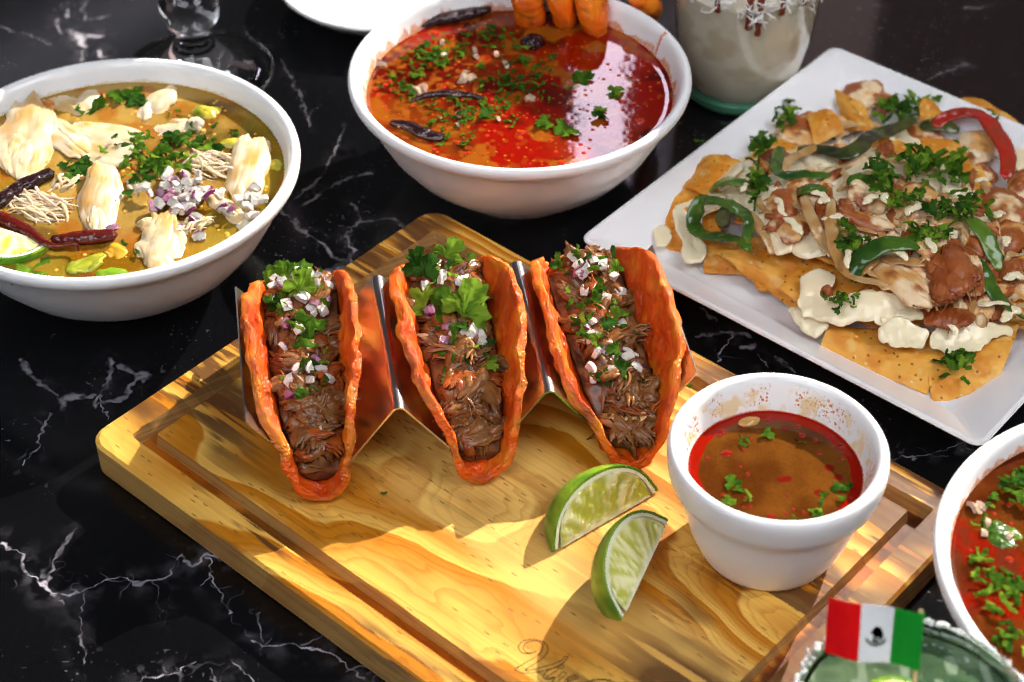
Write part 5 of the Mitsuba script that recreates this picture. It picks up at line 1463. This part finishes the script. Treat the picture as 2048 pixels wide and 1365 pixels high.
strip('green_pepper_strip', 'long cream spotted pepper strip at the lower right of the nachos', 'pepper', [(1962, 525, .008), (1980, 572, .009), (2010, 606, .009), (2060, 640, .008)], .0048, 'green_pepper', GP, 207, .45)
strip('green_pepper_strip', 'glossy green pepper piece left of the centre, in cream', 'pepper', [(1598, 386, .006), (1624, 378, .008), (1652, 386, .006)], .0058, 'green_pepper', GP, 208, .6)
strip('green_pepper_strip', 'pale green pepper piece near the left edge of the nachos', 'pepper', [(1424, 378, .008), (1456, 364, .010), (1490, 372, .008)], .0056, 'green_pepper', GL, 209, .5)
strip('green_pepper_strip', 'green pepper tip under cilantro at the upper centre', 'pepper', [(1700, 372, .006), (1730, 362, .007), (1756, 372, .005)], .0042, 'green_pepper', GP, 210, .5)
strip('green_pepper_strip', 'dull pepper piece beside the red pepper at the far right', 'pepper', [(1846, 252, .008), (1880, 250, .010), (1916, 262, .009)], .0044, 'green_pepper', GD, 211, .5)
RP = ((0.42, 0.010, 0.006), (0.30, 0.030, 0.008))
strip('red_pepper_strip', 'curved red pepper strip at the far right of the nachos', 'pepper', [(1872, 252, .010), (1900, 230, .014), (1945, 226, .016), (1990, 262, .014), (2014, 306, .012), (2010, 352, .008)], .0058, 'red_pepper', RP, 221, .5)
strip('red_pepper_strip', 'small red pepper tip by the far pointed chip', 'pepper', [(1680, 218, .004), (1694, 214, .006), (1712, 222, .005)], .0034, 'red_pepper', RP, 222, .6)
CO = ((0.52, 0.36, 0.17), (0.40, 0.20, 0.06))
strip('fried_onion_strip', 'left one of the two long onion strips in the middle front', 'onion', [(1606, 396, .010), (1622, 430, .011), (1640, 470, .009), (1662, 512, .006)], .0028, 'cooked_onion', CO, 231, .5)
strip('fried_onion_strip', 'long onion strip bending right towards the long flat chicken strip', 'onion', [(1662, 400, .011), (1662, 450, .012), (1674, 510, .010), (1700, 548, .008), (1750, 566, .007), (1800, 574, .006)], .0032, 'cooked_onion', CO, 232, .5)
strip('fried_onion_strip', 'onion strip beside the open pepper ring', 'onion', [(1480, 420, .006), (1510, 440, .006), (1534, 480, .004), (1544, 506, .002)], .0030, 'cooked_onion', CO, 233, .5)
strip('fried_onion_strip', 'onion strip over the upper left pepper strip', 'onion', [(1570, 342, .006), (1582, 318, .008), (1620, 300, .008), (1650, 292, .006)], .0024, 'cooked_onion', CO, 234, .6)
strip('fried_onion_strip', 'onion strip under cream right of the centre', 'onion', [(1830, 452, .006), (1880, 444, .007), (1920, 450, .006), (1936, 430, .005)], .0028, 'cooked_onion', CO, 235, .6)
strip('fried_onion_strip', 'browned onion strip under the arched green pepper strip', 'onion', [(1762, 518, .004), (1810, 522, .006), (1860, 528, .006)], .0030, 'cooked_onion', CO, 236, .5)
strip('fried_onion_strip', 'onion strip near the far tip chicken', 'onion', [(1660, 262, .006), (1700, 246, .007), (1760, 250, .006)], .0028, 'cooked_onion', CO, 237, .5)
strip('fried_onion_strip', 'onion strip at the near right over the large chip', 'onion', [(1944, 600, .005), (1960, 640, .006), (1968, 660, .005)], .0028, 'cooked_onion', CO, 238, .5)

for i, (x, y, an, L, bend) in enumerate(SPARE):
    c_, s_ = math.cos(an), math.sin(an)
    pts = [(x + c_ * L * q - s_ * L * bend * q * q, y + (s_ * L * q + c_ * L * bend * q * q) * .7, .006 - .004 * q * q) for q in (-1, -.4, .3, 1)]
    strip('fried_onion_strip', 'thin fried onion strip tangled among the small chicken bits of the nachos', 'onion', pts, r2.uniform(.0013, .0024), 'cooked_onion', CO, 600 + i, .5)
    tag(list(scene)[-1], group='small onion strips of the nachos')


def tuft(label, px, py, sx, sy, n, size, tones, seed, dz=.010):
    """cilantro lying on the nachos: one thing with its leaves as parts"""
    r_ = np.random.default_rng(seed)
    t = thing('cilantro_sprig', label, 'cilantro')
    for i in range(n):
        p = on_m(px + r_.normal(0, .6) * sx, py + r_.normal(0, .6) * sy, dz + r_.uniform(-.002, .004))
        s = size * r_.uniform(.7, 1.25)
        m = leaf(s, int(r_.integers(1e6)), 3, .9, 26) if r_.random() < .45 else leaf_bit(s * 1.5, s * .55, int(r_.integers(1e6)), .9)
        part(t, 'leaf', moved(m, p, (r_.normal(0, .4), r_.normal(-.35, .35), 1), r_.uniform(0, 6.28)), LEAVES[int(r_.choice(3, p=tones))], True)
    for i in range(max(1, n // 5)):
        a, b = (on_m(px + r_.normal(0, .8) * sx, py + r_.normal(0, .8) * sy, dz - .001) for _ in range(2))
        part(t, 'stalk', tube([a, (a + b) / 2 + [0, 0, .002], b], .0006, 6, n=6), 'leaf_mid')


TN = (.25, .5, .25)
tuft('cilantro tuft at the upper left of the nachos over the pale chicken cube', 1568, 240, 26, 20, 16, 0.0042, TN, 301)
tuft('dark cilantro tuft at the left upper edge of the nachos', 1524, 288, 16, 18, 19, 0.0040, (.1, .4, .5), 302)
tuft('cilantro trail in the cream left of the centre', 1514, 362, 14, 34, 22, 0.0042, (.2, .5, .3), 303)
tuft('cilantro tuft at the far side right of the tall chicken piece', 1792, 212, 34, 14, 27, 0.0045, (.2, .5, .3), 304)
tuft('cilantro stalks at the far right beside the dull pepper', 1848, 208, 22, 12, 14, 0.0040, (.4, .4, .2), 305)
tuft('large bright cilantro bunch right of the centre of the nachos', 1845, 322, 46, 22, 36, 0.0056, (.45, .45, .1), 306, .013)
tuft('cilantro leaves left of the large bright bunch', 1762, 342, 26, 24, 22, 0.0046, (.2, .5, .3), 307, .011)
tuft('cilantro leaves hanging at the right of the large bright bunch', 1916, 340, 14, 30, 16, 0.0051, (.4, .5, .1), 308, .012)
tuft('cilantro scatter over the central pale slab', 1806, 392, 34, 20, 22, 0.0034, TN, 309, .013)
tuft('cilantro branch across the right middle of the nachos', 1908, 424, 46, 16, 27, 0.0045, (.2, .55, .25), 310, .011)
tuft('cilantro leaves in front of the central slab', 1846, 466, 32, 16, 24, 0.0042, (.4, .45, .15), 311, .009)
tuft('cilantro leaves between the onion strips and the arched pepper', 1702, 486, 20, 26, 18, 0.0045, (.2, .5, .3), 312, .010)
tuft('cilantro tuft on the large chip at the near edge', 1914, 718, 24, 16, 34, 0.0038, (.1, .5, .4), 313, .006)
tuft('cilantro bits on the cream coated chip', 1700, 596, 46, 14, 11, 0.0031, (.3, .5, .2), 314, .007)
tuft('cilantro crumbs at the right edge of the photo', 1992, 236, 10, 8, 4, 0.0031, TN, 315, .008)
tuft('cilantro leaf at the right edge below the red pepper', 1948, 396, 14, 12, 8, 0.0035, (.2, .5, .3), 316, .011)
for i, (x, y) in enumerate(((1462, 522), (1306, 462), (1398, 282), (1888, 752), (1932, 760), (1796, 706), (1358, 330))):
    z = (PR_Z - .004 if i == 2 else .0145 if i > 2 else .0125)
    put(thing('cilantro_crumb', 'tiny cilantro crumb lying on the white plate or its chips', 'cilantro', 'cilantro crumbs on the plate'), moved(leaf_bit(.0055, .0026, 800 + i, .5), at(x, y, z), (0, -.2, 1), i * 1.3), LEAVES[1 + i % 2], True)

# cream that ran over single pieces
r_ = np.random.default_rng(55)
for x, y in ((1905, 528), (1915, 560), (1888, 560), (1900, 640), (1860, 478), (1588, 440), (1560, 402), (1668, 428), (1652, 395), (1742, 388), (1830, 410), (1770, 380), (1952, 300), (1965, 352), (2000, 420), (2015, 475), (1990, 600), (2022, 618), (1800, 498), (1700, 505), (1490, 366), (1640, 380), (1780, 268), (2030, 545)):
    o = on_m(x, y, r_.uniform(.012, .016))
    an = r_.uniform(0, 6.28); L = r_.uniform(.003, .008)
    d = np.array([math.cos(an), math.sin(an), 0]); e = np.array([-d[1], d[0], 0])
    pts = [o + d * L * q + e * L * r_.normal(0, .06) - np.array([0, 0, .25 * L * q * q + .002]) for q in (-1, -.5, 0, .5, 1)]
    m = tube(pts, np.array([.5, 1, .8, 1.2, .6]) * r_.uniform(.0014, .0030), 10, .4, n=18)
    v = np.asarray(m.vertices); v += .0016 * (np.stack([meshkit.fbm(v * 200 + 9 * k, 2, int(x) + k) for k in range(3)], -1) - .5); m.vertices = v
    part(cream, 'cream_drip', m, 'cream', True)

# ------------------------------------------------------------------ glasses
scene['mat_clear_glass'] = {'type': 'dielectric', 'int_ior': 1.5, 'ext_ior': 1.0}
gp = [(0, .0006), (.030, .0004), (.0455, .0004), (.0472, .0012), (.0470, .0024), (.0440, .0034), (.034, .0056), (.0245, .0105), (.0165, .0180), (.0115, .0255), (.0100, .0300), (.0104, .0325), (.0140, .0365), (.0172, .0425), (.0180, .0485), (.0168, .0550), (.0130, .0600), (.0104, .0635),
      (.0112, .0670), (.0180, .0740), (.0340, .0860), (.0450, .1000), (.0500, .1180), (.0520, .1350), (.0514, .1356), (.0506, .1350), (.0486, .1190), (.0436, .1016), (.0330, .0885), (.0170, .0770), (.0, .0735)]
gpp = np.array(gp)
put(thing('stemmed_glass', 'clear stemmed glass with a ball stem behind the left bowl', 'glass'), lathe(spline(gpp, 120), 96, (-.1915, .9450, 0)), 'clear_glass', True)

# tall glass of milky drink
TC = (.1370, .9330)
scene['mat_pane_glass'] = {'type': 'thindielectric', 'int_ior': 1.5, 'ext_ior': 1.0}
scene['mat_green_glass'] = {'type': 'principled', 'base_color': rgb(0.10, 0.34, 0.20), 'roughness': 0.06, 'specular': 0.6, 'spec_trans': 0.55}
tum = thing('tall_glass', 'tall glass of milky white drink with a coconut rim', 'glass')
part(tum, 'foot', lathe([(0, .0006), (.029, .0004), (.0335, .0010), (.0350, .0035), (.0345, .0062), (.0325, .0078), (0, .0080)], 96, (*TC, 0)), 'green_glass', 40)
part(tum, 'wall', lathe([(.0325, .0079), (.0360, .016), (.0405, .040), (.0432, .072), (.0438, .0860)], 96, (*TC, 0)), 'pane_glass', True)


def milk(p, n, uv):
    f = fbm(p.x * 60, p.y * 60, p.z * 60)
    return mix((0.62, 0.575, 0.44), (0.52, 0.455, 0.32), smoothstep(0.50, 0.68, f))


pbr('milk', proc(milk), 0.25, 0.4)
put(thing('milky_drink', 'creamy white drink filling the tall glass', 'drink'), lathe([(0, .0084), (.0310, .0084), (.0345, .016), (.0392, .040), (.0418, .068), (.0421, .0755), (.0410, .0762), (0, .0762)], 96, (*TC, 0)), 'milk', 40)
pbr('coconut', (0.78, 0.77, 0.74), 0.5, 0.3)
pbr('tamarind', (0.16, 0.022, 0.006), 0.2, 0.5)
r_ = np.random.default_rng(77)
for i in range(190):
    a = r_.uniform(3.2, 6.3) if i % 3 else r_.uniform(0, 6.28)
    z = .0868 - abs(r_.normal(0, .0052)) - (.010 * r_.random() if 4.45 < a < 4.9 else 0)
    r = .0445 + r_.uniform(0, .0016)
    c = np.array([TC[0] + r * math.cos(a), TC[1] + r * math.sin(a), z])
    d = np.array([-math.sin(a) * r_.normal(0, 1), math.cos(a) * r_.normal(0, 1), r_.normal(0, 1)]); d /= np.linalg.norm(d)
    L = r_.uniform(.002, .0045)
    part(tum, 'coconut_shred', tube([c - d * L, c + np.array([math.cos(a), math.sin(a), 0]) * .0006, c + d * L], np.array([.5, 1, .5]) * r_.uniform(.0006, .0010), 5, .5, n=5), 'coconut')
for i, a in enumerate((4.20, 4.62, 4.75, 5.05, 5.4)):
    z0 = .0868; L = (.012, .020, .024, .012, .010)[i]
    e = np.array([math.cos(a), math.sin(a), 0])
    part(tum, 'syrup_drip', tube([np.array([*TC, z0]) + e * .0446, np.array([*TC, z0 - L * .6]) + e * .0442, np.array([*TC, z0 - L]) + e * .0437], np.array([.0022, .0016, .0019]), 8, .5, up=tuple(e), n=10), 'tamarind')

# margarita at the lower right, with salt rim, lime slice and paper flag
GC = np.array([.1462, .4080]); GZ = .080
mg = thing('cocktail_glass', 'salt rimmed cocktail glass at the lower right corner', 'glass')
scene['mat_tinted_glass'] = {'type': 'dielectric', 'int_ior': 1.5, 'ext_ior': 1.0, 'specular_transmittance': rgb(0.80, 0.92, 0.84)}
part(mg, 'cup', lathe(spline(np.array([(.0, .0305), (.012, .0315), (.026, .0390), (.0365, .0540), (.0405, .0680), (.0415, .0785), (.0420, .0800), (.0428, .0804), (.0436, .0798), (.0434, .0780), (.0424, .0670), (.0382, .0520), (.0275, .0365), (.0120, .0280), (.0070, .0250), (.0062, .0150), (.0070, .0080), (.0140, .0045), (.0330, .0022), (.0335, .0008), (.030, .0003), (0, .0003)]), 120), 96, (*GC, 0)), 'tinted_glass', True)


def lime_drink(p, n, uv):
    f = fbm(p.x * 70, p.y * 140, 3.0, octaves=4)
    c = mix((0.042, 0.080, 0.040), (0.085, 0.135, 0.072), smoothstep(0.35, 0.65, f))
    return mix(c, (0.24, 0.31, 0.22), 0.6 * smoothstep(0.70, 0.78, noise(p.x * 260, p.y * 90, 2.0)))


pbr('lime_drink', proc(lime_drink), 0.06, 0.4, lambda p, n, uv: fbm(p.x * 160, p.y * 160, 1.0), 0.0012)
DZ = .0735
put(thing('lime_cocktail', 'greyish green drink with ice in the salt rimmed glass', 'drink'), lathe([(0, .0325), (.012, .0330), (.0255, .0405), (.0355, .0550), (.0392, .0670), (.0400, DZ + .0006), (.0385, DZ), (.020, DZ), (0, DZ)], 96, (*GC, 0)), 'lime_drink', 40)
pbr('salt', (0.80, 0.80, 0.80), 0.6, 0.3)
ms = []
for i in range(430):
    a = r_.uniform(0, 6.28); q = r_.normal(0, 1)
    r = .0430 + r_.normal(0, .0007); z = GZ + .0004 - abs(r_.normal(0, .0016))
    if z < GZ - .0006: r = .0437 + r_.uniform(-.0002, .0005)
    m = trimesh.creation.box((1, 1, 1)); m.apply_scale(r_.uniform(.0005, .0014)); m.vertices = m.vertices @ frame(r_.normal(0, 1, 3), q).T + [GC[0] + r * math.cos(a), GC[1] + r * math.sin(a), z]
    ms.append(m)
part(mg, 'salt_rim', cat(ms), 'salt', False, kind='stuff')
pbr('slice_flesh', (0.60, 0.62, 0.22), 0.2, 0.4)
ls = thing('lime_slice', 'pale lime slice floating beside the flag stick', 'lime slice')
lc = at(1794, 1418, DZ + .002)
part(ls, 'rind', lathe([(.0115, -.002), (.0135, -.0022), (.0142, 0), (.0135, .0022), (.0115, .002)], 48, lc), 'lime_rind', True)
part(ls, 'flesh', lathe([(0, -.0018), (.0118, -.0018), (.0122, 0), (.0118, .0019), (0, .0020)], 48, lc), 'slice_flesh', True)

fl = thing('paper_flag', 'small green white and red paper flag on a wooden pick in the cocktail', 'flag')
fu = np.array([0.0, .36, .93]); fu /= np.linalg.norm(fu)
fb = at(1827, 1392, DZ)
# top of the pick: the point of its line nearest the ray of its pixel
dv = at(1836, 1226, 0) - EYE; dv /= np.linalg.norm(dv)
A_ = np.array([fu, -dv]).T; ts = np.linalg.lstsq(A_, EYE - fb, rcond=None)[0]
ft = fb + fu * ts[0]
dv2 = at(1830, 1338, 0) - EYE; dv2 /= np.linalg.norm(dv2)
tb_ = np.linalg.lstsq(np.array([fu, -dv2]).T, EYE - fb, rcond=None)[0][0]
pbr('pick_wood', (0.60, 0.42, 0.22), 0.6, 0.3)
part(fl, 'pick', tube([fb - fu * .020, fb, ft + fu * .0012], .00085, 10, n=6), 'pick_wood')
for nm, c in (('flag_red', (0.74, 0.004, 0.006)), ('flag_white', (0.78, 0.78, 0.80)), ('flag_green', (0.006, 0.235, 0.020)), ('emblem_brown', (0.055, 0.028, 0.014)), ('emblem_green', (0.17, 0.24, 0.16)), ('emblem_blue', (0.22, 0.36, 0.40)), ('emblem_red', (0.42, 0.12, 0.05))):
    pbr(nm, c, 0.6, 0.12)
# the sheet hangs from the pick towards the left; its free edge is nearer the camera side by a slight wave
dl = at(1658, 1196, 0) - EYE; dl /= np.linalg.norm(dl)
# free edge distance: same distance from the eye as the pick, a little closer
far_t = np.linalg.norm(ft - EYE) * .985
lt = EYE + dl * far_t
wv = lt - ft; FWID = np.linalg.norm(wv)
FHT = ts[0] - tb_


def flag_pt(s, t, off=0.0):
    """s 0 at the pick to 1 at the free edge, t 0 at the top to 1 at the bottom"""
    s, t = np.broadcast_arrays(np.asarray(s, float), np.asarray(t, float))
    nrm = np.cross(wv, fu); nrm /= np.linalg.norm(nrm); nrm = nrm * np.sign(nrm @ (EYE - ft))
    bow = .0020 * np.sin(s * 3.4) - .0012 * s + .0007 * np.sin(s * 9 + t * 2) + .0009 + off
    lift = .0024 * np.sin(np.pi * np.clip(s * 1.25, 0, 1)) * (1 - s)
    return ft - fu * FHT * t[..., None] + wv * s[..., None] + fu * lift[..., None] + nrm * bow[..., None]


def flag_panel(nm, s0, s1):
    s, t = np.meshgrid(np.linspace(s0, s1, 14), np.linspace(0, 1, 12), indexing='ij')
    P = flag_pt(s, t); m = sheet(P, grid_normals(P), .00016)
    if m.volume < 0: m.invert()
    part(fl, {'flag_red': 'red_panel', 'flag_white': 'white_panel', 'flag_green': 'green_panel'}[nm], m, nm, 40)


flag_panel('flag_green', 0.0, .305); flag_panel('flag_white', .305, .655); flag_panel('flag_red', .655, 1.0)
# a fold of green paper round the pick
part(fl, 'paper_fold', tube([ft, ft - fu * FHT], .00135, 12, n=8), 'flag_green')


def emblem(name, poly, mat, off):
    from shapely.ops import triangulate
    pg = Polygon(poly).buffer(0)
    v, f = trimesh.creation.triangulate_polygon(pg, engine='earcut')
    # emblem units: x right, y down in the white panel's height; middle of the panel at s = .48, t = .52
    s = .478 - v[:, 0] * FHT / FWID; t = .535 + v[:, 1]
    P = flag_pt(s, t, off)
    m = trimesh.Trimesh(np.vstack([P, flag_pt(s, t, off - .00008)]), np.vstack([f, f[:, ::-1] + len(v)]), process=False)
    part(fl, name, m, mat, False)


arc = lambda r0, r1, a0, a1, n=22: [(r0 * math.cos(a), r0 * math.sin(a)) for a in np.linspace(a0, a1, n)] + [(r1 * math.cos(a), r1 * math.sin(a)) for a in np.linspace(a1, a0, n)]
emblem('wreath', arc(.185, .155, .25, 2.9), 'emblem_green', .00022)
emblem('wreath', arc(.150, .135, .45, 2.7), 'emblem_blue', .00022)
emblem('eagle', [(-.075, -.06), (-.05, -.13), (0, -.165), (.06, -.15), (.105, -.09), (.125, -.01), (.105, .06), (.07, .075), (.055, .02), (.03, .05), (.0, .03), (-.02, .06), (-.05, .03), (-.03, -.01), (-.065, -.02)], 'emblem_brown', .00030)
emblem('eagle_head', [(-.10, -.06), (-.055, -.09), (-.04, -.05), (-.07, -.03)], 'emblem_red', .00034)
emblem('cactus', [(-.07, .06), (.06, .06), (.045, .115), (-.05, .115)], 'emblem_blue', .00028)
emblem('ribbon', [(-.02, .125), (.025, .125), (.015, .16), (-.01, .16)], 'emblem_red', .00028)

# crumbs on the cutting board
for i, (x, y, s) in enumerate(((768, 985, .0030), (1378, 752, .0070), (1375, 766, .0060))):
    put(thing('herb_crumb', ('dark herb speck on the board in front of the middle taco', 'green cilantro scrap on the board between rack and cup', 'cilantro scrap just below the one between rack and cup')[i], 'cilantro'), moved(leaf_bit(s, s * .45, 950 + i, .4), at(x, y, TB + (.0012 if i == 0 else .012)), (0, -.1, 1), i), LEAVES[2 if i == 0 else 0], True)

# a menu added out of view, beyond the nachos, to shade their plate
pbr('blocker_brown', (0.52, 0.34, 0.31), 0.55, 0.3)  # brown picked for how the added board mirrors in the table
mm_ = m3.Manifold.cube((.36, .022, .37), True).translate((0, 0, .187)) + m3.Manifold.cube((.20, .10, .012), True).translate((0, .03, .006))
mmesh = to_mesh(mm_)
mx_ = np.array([.56, .95]) - np.array([.27, 1.225]); mx_ /= np.linalg.norm(mx_)
mt = np.eye(4); mt[:2, 0] = mx_; mt[:2, 1] = [-mx_[1], mx_[0]]; mt[:2, 3] = [.415, 1.0875]
mmesh.apply_transform(mt)
put(thing('added_blocker', 'added brown menu standing on the table beyond the nachos, outside the photo', 'blocker'), mmesh, 'blocker_brown', 25)
